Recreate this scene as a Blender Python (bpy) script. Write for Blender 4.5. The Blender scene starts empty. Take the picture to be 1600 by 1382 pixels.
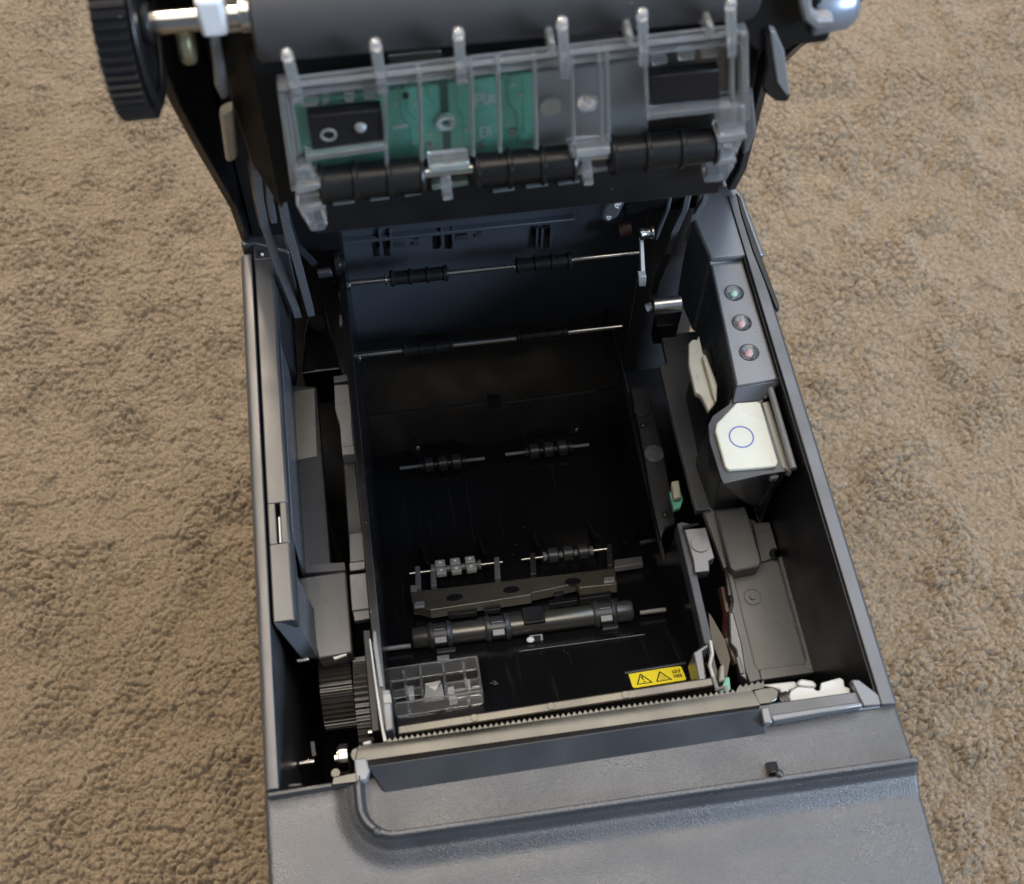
import bpy, bmesh, math, random
import numpy as np
from mathutils import Vector, Matrix
random.seed(7); rng = np.random.default_rng(11)
S = 0.001           # the printer is modelled in millimetres; its rim plane is z = 0
H = 148.0           # rim height above the carpet
scn = bpy.context.scene
C = scn.collection

# ------------------------------------------------------------------ camera
FPX = 1950.0
CAM = np.array([38.78992516, -78.84958531, 279.52344642])
RX, RY, RZ = 0.527292821, -0.0165619683, -0.143682912
def rotm(rx, ry, rz):
    c, s = math.cos, math.sin
    X = np.array([[1,0,0],[0,c(rx),-s(rx)],[0,s(rx),c(rx)]])
    Y = np.array([[c(ry),0,s(ry)],[0,1,0],[-s(ry),0,c(ry)]])
    Z = np.array([[c(rz),-s(rz),0],[s(rz),c(rz),0],[0,0,1]])
    return Z @ Y @ X
RM = rotm(RX, RY, RZ)
cd = bpy.data.cameras.new('camera'); cam = bpy.data.objects.new('camera', cd); C.objects.link(cam)
cam.location = (CAM[0]*S, CAM[1]*S, (CAM[2]+H)*S)
cam.rotation_euler = (RX, RY, RZ)
cd.sensor_width = 36.0; cd.lens = FPX/1600*36.0
cd.clip_start = 0.01; cd.clip_end = 50
cd.dof.use_dof = True; cd.dof.focus_distance = 0.355; cd.dof.aperture_fstop = 24.0
cd.dof.aperture_blades = 0
scn.camera = cam

# ------------------------------------------------------------------ light
scn.view_settings.view_transform = 'Standard'
scn.view_settings.look = 'None'
scn.view_settings.exposure = 0.30
w = bpy.data.worlds.new('World'); scn.world = w; w.use_nodes = True
bg = w.node_tree.nodes['Background']; bg.inputs[0].default_value = (0.74, 0.84, 1.0, 1); bg.inputs[1].default_value = 0.23
def area(name, loc, target, sx, sy, col, power):
    l = bpy.data.lights.new(name, 'AREA'); l.shape = 'RECTANGLE'; l.size = sx; l.size_y = sy
    l.color = col; l.energy = power
    o = bpy.data.objects.new(name, l); C.objects.link(o); o.location = loc
    o.rotation_euler = (Vector(target)-Vector(loc)).to_track_quat('-Z', 'Y').to_euler()
    return o
area('ceiling_bounce', (-0.25, 0.70, 1.85), (-0.25, 0.70, 0), 1.9, 2.4, (1.0, 0.88, 0.74), 58)
area('room_lamp', (-0.15, 1.55, 1.45), (0.10, 0.3, 0.1), 0.35, 0.35, (1.0, 0.82, 0.60), 27)
area('window_light', (1.25, -0.85, 0.85), (0.07, 0.15, 0.1), 0.5, 0.45, (0.60, 0.77, 1.0), 30)
area('cool_ceiling_bounce', (1.36, 0.75, 1.85), (1.36, 0.75, 0), 1.2, 2.2, (0.62, 0.78, 1.0), 30)

# ------------------------------------------------------------------ measuring helpers
def ray(px, py): return RM @ np.array([(px-800)/FPX, -(py-691)/FPX, -1.0])
def U(px, py, ax, val):
    d = ray(px, py); return CAM + d*((val-CAM[ax])/d[ax])
def Z(px, py, z): return U(px, py, 2, z)
def Yp(px, py, y): return U(px, py, 1, y)
FLOOR = [(13,-28),(30,-41),(52,-58),(78,-82),(104,-96),(140,-101),(153,-86),(165.2,-66),(165.2,-36),(165.2,-9)]
def F(px, py, off=0.0):
    """point where the sight line meets the bin floor, lifted by off"""
    d = ray(px, py); best = None
    for (y0, z0), (y1, z1) in zip(FLOOR, FLOOR[1:]):
        n = np.array([0, -(z1-z0), (y1-y0)], float); n /= np.linalg.norm(n)
        p0 = np.array([0, y0, z0]) + n*off
        den = d @ n
        if abs(den) < 1e-9: continue
        t = ((p0-CAM) @ n)/den; P = CAM + d*t
        if min(y0, y1)-off-1 <= P[1] <= max(y0, y1)+off+1 and min(z0,z1)-1 <= P[2]-n[2]*off <= max(z0,z1)+1:
            if best is None or t < best[0]: best = (t, P, n)
    if best is None:
        P = U(px, py, 2, -80); return P, np.array([0, 0, 1.0])
    return best[1], best[2]

# ------------------------------------------------------------------ materials
def nt(m): return m.node_tree.nodes, m.node_tree.links
def mat(name, col, rough=0.5, metal=0.0, spec=0.5, grain=0.0, gscale=900, rvar=0.12, cvar=0.12, cscale=60, dust=0.0, trans=0.0, ior=1.46, coat=0.0, scratch=0.0, aniso=0.0):
    m = bpy.data.materials.new(name); m.use_nodes = True
    n, l = nt(m); b = n['Principled BSDF']
    tc = n.new('ShaderNodeTexCoord')
    ns = n.new('ShaderNodeTexNoise'); ns.inputs['Scale'].default_value = cscale; ns.inputs['Detail'].default_value = 5
    l.new(tc.outputs['Object'], ns.inputs['Vector'])
    mr = n.new('ShaderNodeMapRange'); mr.inputs[1].default_value = .3; mr.inputs[2].default_value = .7
    mr.inputs[3].default_value = max(0.02, rough-rvar); mr.inputs[4].default_value = min(1, rough+rvar)
    l.new(ns.outputs['Fac'], mr.inputs[0]); l.new(mr.outputs[0], b.inputs['Roughness'])
    ns2 = n.new('ShaderNodeTexNoise'); ns2.inputs['Scale'].default_value = cscale*2.7; ns2.inputs['Detail'].default_value = 6
    l.new(tc.outputs['Object'], ns2.inputs['Vector'])
    mx = n.new('ShaderNodeMix'); mx.data_type = 'RGBA'
    l.new(ns2.outputs['Fac'], mx.inputs['Factor'])
    mx.inputs['A'].default_value = tuple(c*(1-cvar) for c in col)+(1,)
    mx.inputs['B'].default_value = tuple(min(1, c*(1+cvar)) for c in col)+(1,)
    out = mx.outputs['Result']
    if dust > 0:
        v = n.new('ShaderNodeTexVoronoi'); v.inputs['Scale'].default_value = 520
        l.new(tc.outputs['Object'], v.inputs['Vector'])
        lt = n.new('ShaderNodeMath'); lt.operation = 'LESS_THAN'; lt.inputs[1].default_value = .062
        l.new(v.outputs['Distance'], lt.inputs[0])
        nz = n.new('ShaderNodeTexWhiteNoise'); l.new(v.outputs['Position'], nz.inputs['Vector'])
        gt = n.new('ShaderNodeMath'); gt.operation = 'GREATER_THAN'; gt.inputs[1].default_value = 1-dust
        l.new(nz.outputs['Value'], gt.inputs[0])
        mu = n.new('ShaderNodeMath'); mu.operation = 'MULTIPLY'; l.new(lt.outputs[0], mu.inputs[0]); l.new(gt.outputs[0], mu.inputs[1])
        m2 = n.new('ShaderNodeMix'); m2.data_type = 'RGBA'; l.new(mu.outputs[0], m2.inputs['Factor'])
        l.new(out, m2.inputs['A']); m2.inputs['B'].default_value = (.24, .23, .21, 1); out = m2.outputs['Result']
    if scratch > 0:
        mp = n.new('ShaderNodeMapping'); mp.inputs['Scale'].default_value = (900, 40, 40); mp.inputs['Rotation'].default_value = (0.25, 0.1, 0.12)
        l.new(tc.outputs['Object'], mp.inputs['Vector'])
        sn = n.new('ShaderNodeTexNoise'); sn.inputs['Scale'].default_value = 1; sn.inputs['Detail'].default_value = 3
        l.new(mp.outputs[0], sn.inputs['Vector'])
        r2 = n.new('ShaderNodeMapRange'); r2.inputs[1].default_value = .62; r2.inputs[2].default_value = .74; r2.inputs[3].default_value = 0; r2.inputs[4].default_value = scratch
        l.new(sn.outputs['Fac'], r2.inputs[0])
        m3 = n.new('ShaderNodeMix'); m3.data_type = 'RGBA'; l.new(r2.outputs[0], m3.inputs['Factor'])
        l.new(out, m3.inputs['A']); m3.inputs['B'].default_value = (.30, .30, .29, 1); out = m3.outputs['Result']
    l.new(out, b.inputs['Base Color'])
    b.inputs['Metallic'].default_value = metal
    b.inputs['Specular IOR Level'].default_value = spec
    b.inputs['IOR'].default_value = ior
    b.inputs['Transmission Weight'].default_value = trans
    b.inputs['Coat Weight'].default_value = coat
    if grain > 0:
        g = n.new('ShaderNodeTexNoise'); g.inputs['Scale'].default_value = gscale; g.inputs['Detail'].default_value = 2.5
        l.new(tc.outputs['Object'], g.inputs['Vector'])
        bp = n.new('ShaderNodeBump'); bp.inputs['Strength'].default_value = min(1, grain); bp.inputs['Distance'].default_value = 0.00005*max(1, grain)
        l.new(g.outputs['Fac'], bp.inputs['Height']); l.new(bp.outputs[0], b.inputs['Normal'])
    return m
M_ = {}
M_['shell']   = mat('charcoal textured plastic', (.034,.034,.037), .38, grain=.5, gscale=3200, dust=.08, spec=1.0)
M_['cover']   = mat('charcoal grained front plastic', (.028,.028,.031), .34, grain=3.2, gscale=3400, dust=.14, cvar=.18, spec=1.0)
M_['smooth']  = mat('smooth charcoal plastic', (.022,.023,.026), .34, grain=.12, dust=.02, spec=.6)
M_['panel']   = mat('satin grey panel plastic', (.082,.085,.092), .28, grain=.15, dust=.06, spec=1.0, rvar=.04, cvar=.05)
M_['tray']    = mat('warm grey tray plastic', (.100,.102,.105), .36, grain=.3, gscale=2200, dust=.06)
M_['black']   = mat('black plastic', (.007,.007,.008), .36, grain=.1, dust=.02, spec=.4)
M_['gloss']   = mat('glossy black bin plastic', (.0045,.0045,.005), .2, grain=.05, dust=.05, rvar=.08, scratch=.03, spec=.5)
M_['deep']    = mat('black inner frame', (.004,.004,.004), .6, spec=.25)
M_['rearwall']= mat('dark satin rear wall plastic', (.034,.038,.046), .42, grain=.2, gscale=1200, dust=.02)
M_['rubber']  = mat('black rubber', (.006,.006,.006), .34, spec=.35, grain=.2, gscale=700, dust=.08)
M_['platen']  = mat('dark grey platen rubber', (.030,.030,.031), .6, grain=.3, gscale=900, dust=.02)
M_['steel']   = mat('polished steel', (.42,.41,.39), .20, metal=1, rvar=.08, cvar=.1)
M_['blade']   = mat('brushed steel blade', (.085,.084,.078), .28, metal=1, rvar=.12, cvar=.5, cscale=28, grain=.2)
M_['zinc']    = mat('zinc plated bracket', (.37,.365,.34), .42, metal=.15, rvar=.1, cvar=.12, cscale=80, grain=.3)
M_['white']   = mat('white nylon', (.62,.62,.62), .38)
M_['beige']   = mat('beige lever plastic', (.46,.43,.34), .38, grain=.15)
M_['cream']   = mat('cream button plastic', (.50,.485,.40), .34, cvar=.04, grain=.1)
M_['blue']    = mat('blue print', (.10,.12,.32), .4)
M_['clear']   = mat('clear polycarbonate', (.93,.94,.93), .12, trans=1.0, ior=1.5, cvar=.02, rvar=.05)
M_['frost']   = mat('milky clear polycarbonate', (.97,.97,.97), .06, trans=.91, ior=1.5, cvar=.02, rvar=.06)
M_['pcb']     = mat('green circuit board', (.15,.46,.34), .4, cvar=.25, cscale=200, grain=.2)
M_['silk']    = mat('white silkscreen print', (.62,.66,.64), .5)
M_['copper']  = mat('pale solder pad', (.45,.52,.48), .35, metal=.3)
M_['yellow']  = mat('yellow warning label', (.78,.62,.03), .38, cvar=.04)
M_['ink']     = mat('black label ink', (.015,.014,.01), .5)
M_['grey2']   = mat('pale grey moulded plastic', (.17,.172,.175), .30, grain=.15, dust=.08, cvar=.2)
M_['amber']   = mat('brown flex cable', (.035,.014,.009), .3)
M_['lens']    = mat('clear lens', (.9,.9,.9), .05, trans=1.0, ior=1.45)
M_['led_g']   = mat('pale green led body', (.42,.62,.50), .3)
M_['led_r']   = mat('pale red led body', (.72,.42,.42), .3)
M_['bar']     = mat('satin bronze grey bar', (.095,.086,.068), .26, metal=.4, spec=1.0, cvar=.35, cscale=70, grain=.3)
M_['pad']     = mat('grey roller pad', (.26,.25,.22), .4)
M_['tube'] = mat('dark satin tube', (.10,.097,.088), .24, metal=.7, rvar=.06)
M_['milky']   = mat('hazy clear plastic', (.80,.80,.78), .15, trans=.6, ior=1.5, cvar=.1)
M_['frost2']  = mat('bright clear plastic', (.95,.95,.95), .05, trans=.94, ior=1.55, cvar=.02, rvar=.03)
M_['well']    = mat('grey reflector', (.16,.17,.17), .3)
M_['ivory']   = mat('dull ivory plastic', (.24,.23,.20), .35)

# ------------------------------------------------------------------ mesh builder
ROOT = np.array([72.5, 66.0, -H])
class MB:
    def __init__(s): s.v = []; s.f = []
    def add(s, vs, fs):
        o = len(s.v); s.v += [tuple(map(float, v)) for v in vs]; s.f += [tuple(i+o for i in f) for f in fs]; return s
    def box(s, x0, x1, y0, y1, z0, z1):
        v = [(x0,y0,z0),(x1,y0,z0),(x1,y1,z0),(x0,y1,z0),(x0,y0,z1),(x1,y0,z1),(x1,y1,z1),(x0,y1,z1)]
        return s.add(v, [(0,3,2,1),(4,5,6,7),(0,1,5,4),(1,2,6,5),(2,3,7,6),(3,0,4,7)])
    def loft(s, A, B):
        """two matching closed loops joined and capped"""
        n = len(A)
        return s.add(list(A)+list(B), [tuple(range(n))[::-1], tuple(range(n, 2*n))]+[(i, (i+1) % n, n+(i+1) % n, n+i) for i in range(n)])
    def down(s, pts, depth, taper=None):
        """polygon of 3-D points extruded straight down"""
        B = [np.array(p, float) for p in pts]; A = [p-np.array([0,0,depth]) for p in B]
        return s.loft(A, B)
    def pz(s, px, z, depth): return s.down([Z(a, b, z) for a, b in px], depth)
    def slab(s, pts, vec):
        A = [np.array(p, float) for p in pts]; return s.loft([p+np.array(vec, float) for p in A], A)
    def prism(s, prof, ax, a, b):
        """profile in the two other axes, extruded along ax"""
        def P(t, q):
            q = list(q); q.insert(ax, t); return q
        return s.loft([P(a, q) for q in prof], [P(b, q) for q in prof])
    def lathe(s, p0, p1, prof, seg=24, gear=None):
        """prof: list of (t along 0..1, radius)"""
        p0 = np.array(p0, float); p1 = np.array(p1, float); d = p1-p0; L = np.linalg.norm(d); d /= L
        a = np.array([0,0,1.0]) if abs(d[2]) < .9 else np.array([1.0,0,0])
        u = np.cross(d, a); u /= np.linalg.norm(u); vv = np.cross(d, u)
        vs = []; fs = []
        for t, r in prof:
            for i in range(seg):
                an = 2*math.pi*i/seg
                rr = r if gear is None or r < gear[0] else r - (gear[1] if (i % 4) in (0, 1) else 0)
                vs.append(p0+d*L*t+(u*math.cos(an)+vv*math.sin(an))*rr)
        for k in range(len(prof)-1):
            for i in range(seg):
                j = (i+1) % seg; fs.append((k*seg+i, k*seg+j, (k+1)*seg+j, (k+1)*seg+i))
        fs.append(tuple(range(seg))[::-1]); fs.append(tuple((len(prof)-1)*seg+i for i in range(seg)))
        return s.add(vs, fs)
    def cyl(s, p0, p1, r, seg=24): return s.lathe(p0, p1, [(0, r), (1, r)], seg)
    def disc(s, c, n, r, h, seg=24):
        c = np.array(c, float); n = np.array(n, float); n /= np.linalg.norm(n)
        return s.cyl(c, c+n*h, r, seg)
    def ring(s, c, n, r0, r1, h, seg=40):
        c = np.array(c, float); n = np.array(n, float); n /= np.linalg.norm(n)
        a = np.array([1.0,0,0]) if abs(n[0]) < .9 else np.array([0,1.0,0])
        u = np.cross(n, a); u /= np.linalg.norm(u); v = np.cross(n, u)
        vs = []; fs = []
        for (r, hh) in ((r0, 0), (r1, 0), (r1, h), (r0, h)):
            for i in range(seg):
                t = 2*math.pi*i/seg; vs.append(c+n*hh+(u*math.cos(t)+v*math.sin(t))*r)
        for k in range(4):
            for i in range(seg):
                j = (i+1) % seg; k2 = (k+1) % 4; fs.append((k*seg+i, k*seg+j, k2*seg+j, k2*seg+i))
        return s.add(vs, fs)
    def tube(s, pts, r, seg=10):
        for a, b in zip(pts, pts[1:]): s.cyl(a, b, r, seg)
        return s
    def build(s, name, m, parent=None, bev=0.25, seg=2, smooth=True, label=None):
        me = bpy.data.meshes.new(name)
        vs = (np.array(s.v)-ROOT)*S
        me.from_pydata(vs.tolist(), [], s.f); 
        bm = bmesh.new(); bm.from_mesh(me); bmesh.ops.recalc_face_normals(bm, faces=bm.faces); bm.to_mesh(me); bm.free()
        me.materials.append(M_[m] if isinstance(m, str) else m)
        o = bpy.data.objects.new(name, me); C.objects.link(o)
        o.parent = parent if parent is not None else printer
        if smooth:
            for p in me.polygons: p.use_smooth = True
            me.set_sharp_from_angle(angle=math.radians(32))
        if bev > 0:
            b = o.modifiers.new('bevel', 'BEVEL'); b.width = bev*S; b.segments = seg; b.limit_method = 'ANGLE'; b.angle_limit = math.radians(34)
            b.use_clamp_overlap = True; b.harden_normals = False
        if label: o['label'] = label
        return o
printer = bpy.data.objects.new('receipt_printer', None); C.objects.link(printer)
printer.location = (ROOT[0]*S, ROOT[1]*S, 0)
printer['label'] = 'charcoal grey receipt printer with its lid raised, standing on the brown carpet'
printer['category'] = 'printer'
def sub_empty(name, label=None):
    o = bpy.data.objects.new(name, None); C.objects.link(o); o.parent = printer
    if label: o['label'] = label
    return o

# ------------------------------------------------------------------ carpet
def vnoise(x, y, f, seed):
    r = np.random.default_rng(seed); N = 256; g = r.random((N, N))
    X = x*f; Y = y*f; xi = np.floor(X).astype(int); yi = np.floor(Y).astype(int); a = X-xi; b = Y-yi
    a = a*a*(3-2*a); b = b*b*(3-2*b); xi %= N; yi %= N; x2 = (xi+1) % N; y2 = (yi+1) % N
    return (g[xi, yi]*(1-a)+g[x2, yi]*a)*(1-b)+(g[xi, y2]*(1-a)+g[x2, y2]*a)*b
def worley(x, y, f, seed):
    r = np.random.default_rng(seed); N = 256; jx = r.random((N, N)); jy = r.random((N, N)); hh = r.random((N, N))
    X = x*f; Y = y*f; xi = np.floor(X).astype(int); yi = np.floor(Y).astype(int)
    d1 = np.full(X.shape, 9.0); d2 = np.full(X.shape, 9.0); h1 = np.zeros(X.shape)
    for i in (-1, 0, 1):
        for j in (-1, 0, 1):
            a = (xi+i) % N; b = (yi+j) % N
            dd = np.hypot(xi+i+jx[a, b]-X, yi+j+jy[a, b]-Y)
            m = dd < d1; d2 = np.where(m, d1, np.minimum(d2, dd)); h1 = np.where(m, hh[a, b], h1); d1 = np.where(m, dd, d1)
    return d1, d2, h1
def carpet():
    def height(x, y):
        wx = x+2.4*(vnoise(x, y, .16, 1)-.5)+.9*(vnoise(x, y, .6, 2)-.5)
        wy = y+2.4*(vnoise(x, y, .16, 3)-.5)+.9*(vnoise(x, y, .6, 4)-.5)
        open_ = vnoise(x, y, .030, 8)*.45+vnoise(x, y, .09, 13)*.55
        k = np.clip((open_-.10)*1.8, .45, 1.25)
        a1, a2, h = worley(wx*.92+13, wy*1.08, .265, 5)
        b1, b2, g2 = worley(wx+71, wy+5, .50, 15)
        e1, e2, g = worley(wx*.8+40, wy*1.1+10, .12, 6)
        gap = np.clip((a2-a1)*2.6, 0, 1)
        dome = np.sqrt(np.clip(1-(1-gap)**2, 0, 1))
        sub = np.sqrt(np.clip(1-(1-np.clip((b2-b1)*1.8, 0, 1))**2, 0, 1))
        big = np.clip((e2-e1)/.10, 0, 1)
        z = 2.5*k*dome + .95*sub*k + 1.6*k*big**.6 + 1.1*(h-.5)*k + .5*(g2-.5) + .8*(g-.5)
        z += .25*vnoise(x, y, 1.5, 9)+1.6*(vnoise(x, y, .02, 11)-.5)
        return z - 5.4
    def grid(name, x0, x1, y0, y1, st, hole=None, bump=True):
        xs = np.arange(x0, x1+st/2, st); ys = np.arange(y0, y1+st/2, st)
        X, Y = np.meshgrid(xs, ys, indexing='ij'); Zz = height(X, Y)
        nx, ny = X.shape
        co = np.stack([X, Y, Zz], -1).reshape(-1, 3)*S
        idx = np.arange(nx*ny).reshape(nx, ny)
        q = np.stack([idx[:-1, :-1], idx[1:, :-1], idx[1:, 1:], idx[:-1, 1:]], -1)
        keep = np.ones(q.shape[:2], bool)
        if hole:
            cx = (X[:-1, :-1]+X[1:, 1:])/2; cy = (Y[:-1, :-1]+Y[1:, 1:])/2
            keep &= ~((cx > hole[0]) & (cx < hole[1]) & (cy > hole[2]) & (cy < hole[3]))
        q = q[keep].reshape(-1, 4)
        me = bpy.data.meshes.new(name)
        me.vertices.add(len(co)); me.vertices.foreach_set('co', co.ravel())
        me.loops.add(len(q)*4); me.loops.foreach_set('vertex_index', q.ravel().astype(np.int32))
        me.polygons.add(len(q)); me.polygons.foreach_set('loop_start', np.arange(0, len(q)*4, 4, dtype=np.int32))
        me.polygons.foreach_set('use_smooth', np.ones(len(q), bool))
        me.update(calc_edges=True)
        o = bpy.data.objects.new(name, me); C.objects.link(o); return o
    m = bpy.data.materials.new('brown carpet'); m.use_nodes = True; n, l = nt(m); b = n['Principled BSDF']
    tc = n.new('ShaderNodeTexCoord'); a = n.new('ShaderNodeTexNoise'); a.inputs['Scale'].default_value = 14; a.inputs['Detail'].default_value = 6
    l.new(tc.outputs['Object'], a.inputs['Vector'])
    c = n.new('ShaderNodeTexNoise'); c.inputs['Scale'].default_value = 900; c.inputs['Detail'].default_value = 4; l.new(tc.outputs['Object'], c.inputs['Vector'])
    r1 = n.new('ShaderNodeMapRange'); r1.inputs[1].default_value = .32; r1.inputs[2].default_value = .68; l.new(c.outputs['Fac'], r1.inputs[0])
    mx = n.new('ShaderNodeMix'); mx.data_type = 'RGBA'; l.new(r1.outputs[0], mx.inputs['Factor'])
    mx.inputs['A'].default_value = (.096, .074, .050, 1); mx.inputs['B'].default_value = (.200, .158, .111, 1)
    m2 = n.new('ShaderNodeMix'); m2.data_type = 'RGBA'; m2.blend_type = 'MULTIPLY'; m2.inputs['Factor'].default_value = .5
    l.new(mx.outputs['Result'], m2.inputs['A'])
    rr = n.new('ShaderNodeValToRGB'); rr.color_ramp.elements[0].position = .35; rr.color_ramp.elements[0].color = (.78, .76, .70, 1); rr.color_ramp.elements[1].position = .65; rr.color_ramp.elements[1].color = (1, .98, .96, 1)
    l.new(a.outputs['Fac'], rr.inputs[0]); l.new(rr.outputs[0], m2.inputs['B'])
    l.new(m2.outputs['Result'], b.inputs['Base Color']); b.inputs['Roughness'].default_value = .95; b.inputs['Specular IOR Level'].default_value = .1
    b.inputs['Sheen Weight'].default_value = .25; b.inputs['Sheen Roughness'].default_value = .5
    bp = n.new('ShaderNodeBump'); bp.inputs['Strength'].default_value = .7; bp.inputs['Distance'].default_value = .0004
    wv = n.new('ShaderNodeTexNoise'); wv.inputs['Scale'].default_value = 1400; wv.inputs['Detail'].default_value = 3; wv.inputs['Distortion'].default_value = 1.2
    l.new(tc.outputs['Object'], wv.inputs['Vector']); l.new(wv.outputs['Fac'], bp.inputs['Height']); l.new(bp.outputs[0], b.inputs['Normal'])
    o = grid('carpet', -140, 384, -34, 460, .5, hole=(4, 141, -38, 160)); o.data.materials.append(m); o['kind'] = 'structure'
    o2 = grid('carpet_beyond', -900, 1000, -900, 1100, 3.6, hole=(-138, 382, -32, 458)); o2.data.materials.append(m); o2['kind'] = 'structure'
carpet()

# ------------------------------------------------------------------ case
def rbox(m, x0, x1, y0, y1, z0, z1): return m.box(x0, x1, y0, y1, z0, z1)
# outer shell: side skins, back, bottom
m = MB(); m.prism([(-.8,-140),(-.8,-1.6),(-.3,-.4),(.6,0),(2.5,0),(2.5,-140)], 1, 0.2, 152.5).build('left_shell', 'shell', bev=.3)
m = MB(); m.prism([(141.6,-140),(141.6,0),(144.9,0),(145.5,-.7),(145.7,-3),(145.7,-140)], 1, 0.2, 156).build('right_shell', 'shell', bev=.3)
m = MB(); m.box(-.5, 145.4, 168, 178, -140, -8); m.box(2.6,141.5,-30,168,-147,-140); m.build('base_shell', 'shell', bev=1)
MB().box(2.6, 141.5, 2, 168, -112, -108).build('inner_floor', 'deep', bev=0)
# trim strip on the left with its slot
m = MB()
sx0, sx1 = 3.1, 8.3
m.prism([(sx0,-5),(sx0,-.3),(3.4,0),(7.9,0),(8.4,-.4),(8.9,-5)], 1, 72.0, 150.0)
m.prism([(sx0,-5),(sx0,-.3),(3.4,0),(5.15,0),(5.15,-5)], 1, 60.6, 72.0)
m.prism([(6.25,-5),(6.25,0),(7.9,0),(8.4,-.4),(8.9,-5)], 1, 60.6, 72.0)
m.prism([(sx0,-5),(sx0,-.3),(3.4,0),(7.9,0),(8.4,-.4),(8.9,-5)], 1, 40.0, 60.6)
m.build('side_trim', 'shell', bev=.25)
MB().box(5.6, 6.1, 61.2, 68.5, -4.5, -.9).build('slot_latch', 'white', bev=.15)
MB().box(5.15, 6.25, 60.6, 72, -8, -4.8).build('slot_floor', 'deep', bev=0)
# inclined inner panel left of the bin (the ink / battery compartment cover)
m = MB()
# plane from the strip edge (x 8.9, z -4) to the black slot (x 15.4, z -30)
m.prism([(8.6,-3),(8.9,-3.2),(9.3,-24.3),(15.0,-25.9),(15.7,-26.6),(15.8,-31),(8,-31)], 1, 64.6, 122.5)
m.build('compartment_panel', 'panel', bev=.35)
m = MB(); m.prism([(8.6,-3),(8.9,-3.2),(11.0,-22.0),(8,-34)], 1, 124.0, 150.0); m.build('compartment_wall', 'smooth', bev=.3)
m = MB(); m.prism([(8.7,-4),(8.95,-4.2),(9.3,-24.0),(19.6,-25.4),(19.8,-30),(8,-30)], 1, 63.0, 65.4); m.build('compartment_ledge', 'panel', bev=.4)
# pale reflection in the glossy panel, put in as a lighter-coloured slab
MB().slab([Z(454,613,-24.0), Z(491,607,-25.3), Z(495,713,-25.3), Z(466,718,-24.0)], (0,0,-.3)).build('painted_reflection', mat('painted pale reflection', (.32,.30,.27), .3, cvar=.15), bev=.05)
def onpanel(px, py, lift=.05):
    d = ray(px, py); n = np.array([24.8, 0, 4.7]); n /= np.linalg.norm(n); p0 = np.array([8.9, 0, -3.2])+n*lift
    return CAM+d*(((p0-CAM) @ n)/(d @ n))
# wedge block
def onplane(px, py, p0, n):
    n = np.array(n, float); d = ray(px, py); return CAM+d*(((np.array(p0, float)-CAM) @ n)/(d @ n))
m = MB()
wA = [(8.9,63.6,-3.5),(9.0,63.6,-6)]
top = [Z(466,903,-25), Z(541,892,-26.5), Z(551,1020,-26.5), Z(497,1030,-26.5)]
low = [p-np.array([0,0,7]) for p in top]; m.loft(low, top)
m.build('wedge_block', 'panel', bev=.5)
m = MB(); p = [Z(462,966,-.6), Z(427,976,-.6), Z(470,1030,-20), Z(497,1030,-26.5)]
pb = [q+np.array([0,14,0]) for q in p]; m.loft(pb, p); m.build('wedge_nose', 'panel', bev=.5)
m = MB(); p = [Z(462,966,-.6), Z(497,1030,-26.5), Z(466,903,-25), np.array([8.7,63.6,-2.0])]
m.loft([q-np.array([2.0,0,0]) for q in p], p); m.build('wedge_cheek', 'panel', bev=.2)
m = MB(); m.slab([Z(520,1027,-26), Z(541,1021,-26), Z(542,1024,-26), Z(523,1031,-26)], (0,0,-1)); m.slab([Z(463,1031,-22), Z(482,1028,-22), Z(483,1031,-22), Z(465,1034,-22)], (0,0,-1)); m.build('bright_clip', 'white', bev=.1)

# rear corner of the case
m = MB(); m.pz([(378,352),(386,343),(440,335),(452,395),(396,381),(376,384)], 0.4, 30); m.build('rear_left_corner', 'shell', bev=.7)
m = MB(); m.prism([(sx0,-8),(sx0,0),(9.5,0),(9.5,-8)], 1, 150.0, 160.0); m.build('strip_end', 'shell', bev=.3)
m = MB(); m.pz([(402,391),(412,390),(415,402),(404,403)], 0.3, 1.0); m.build('trim_catch', 'smooth', bev=.1)
m = MB(); m.disc(Z(410,399,.2), (0,0,1), .45, .5, 12); m.build('catch_pin', 'white', bev=0)
m = MB(); m.pz([(1092,292),(1148,288),(1162,306),(1196,398),(1110,405),(1084,345)], -.6, 36); m.build('rear_right_corner', 'panel', bev=.8)
m = MB(); m.pz([(1150,300),(1156,308),(1219,480),(1212,482),(1176,392),(1158,335)], .35, 2.4); m.build('side_gasket', 'black', bev=.3)

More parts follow.
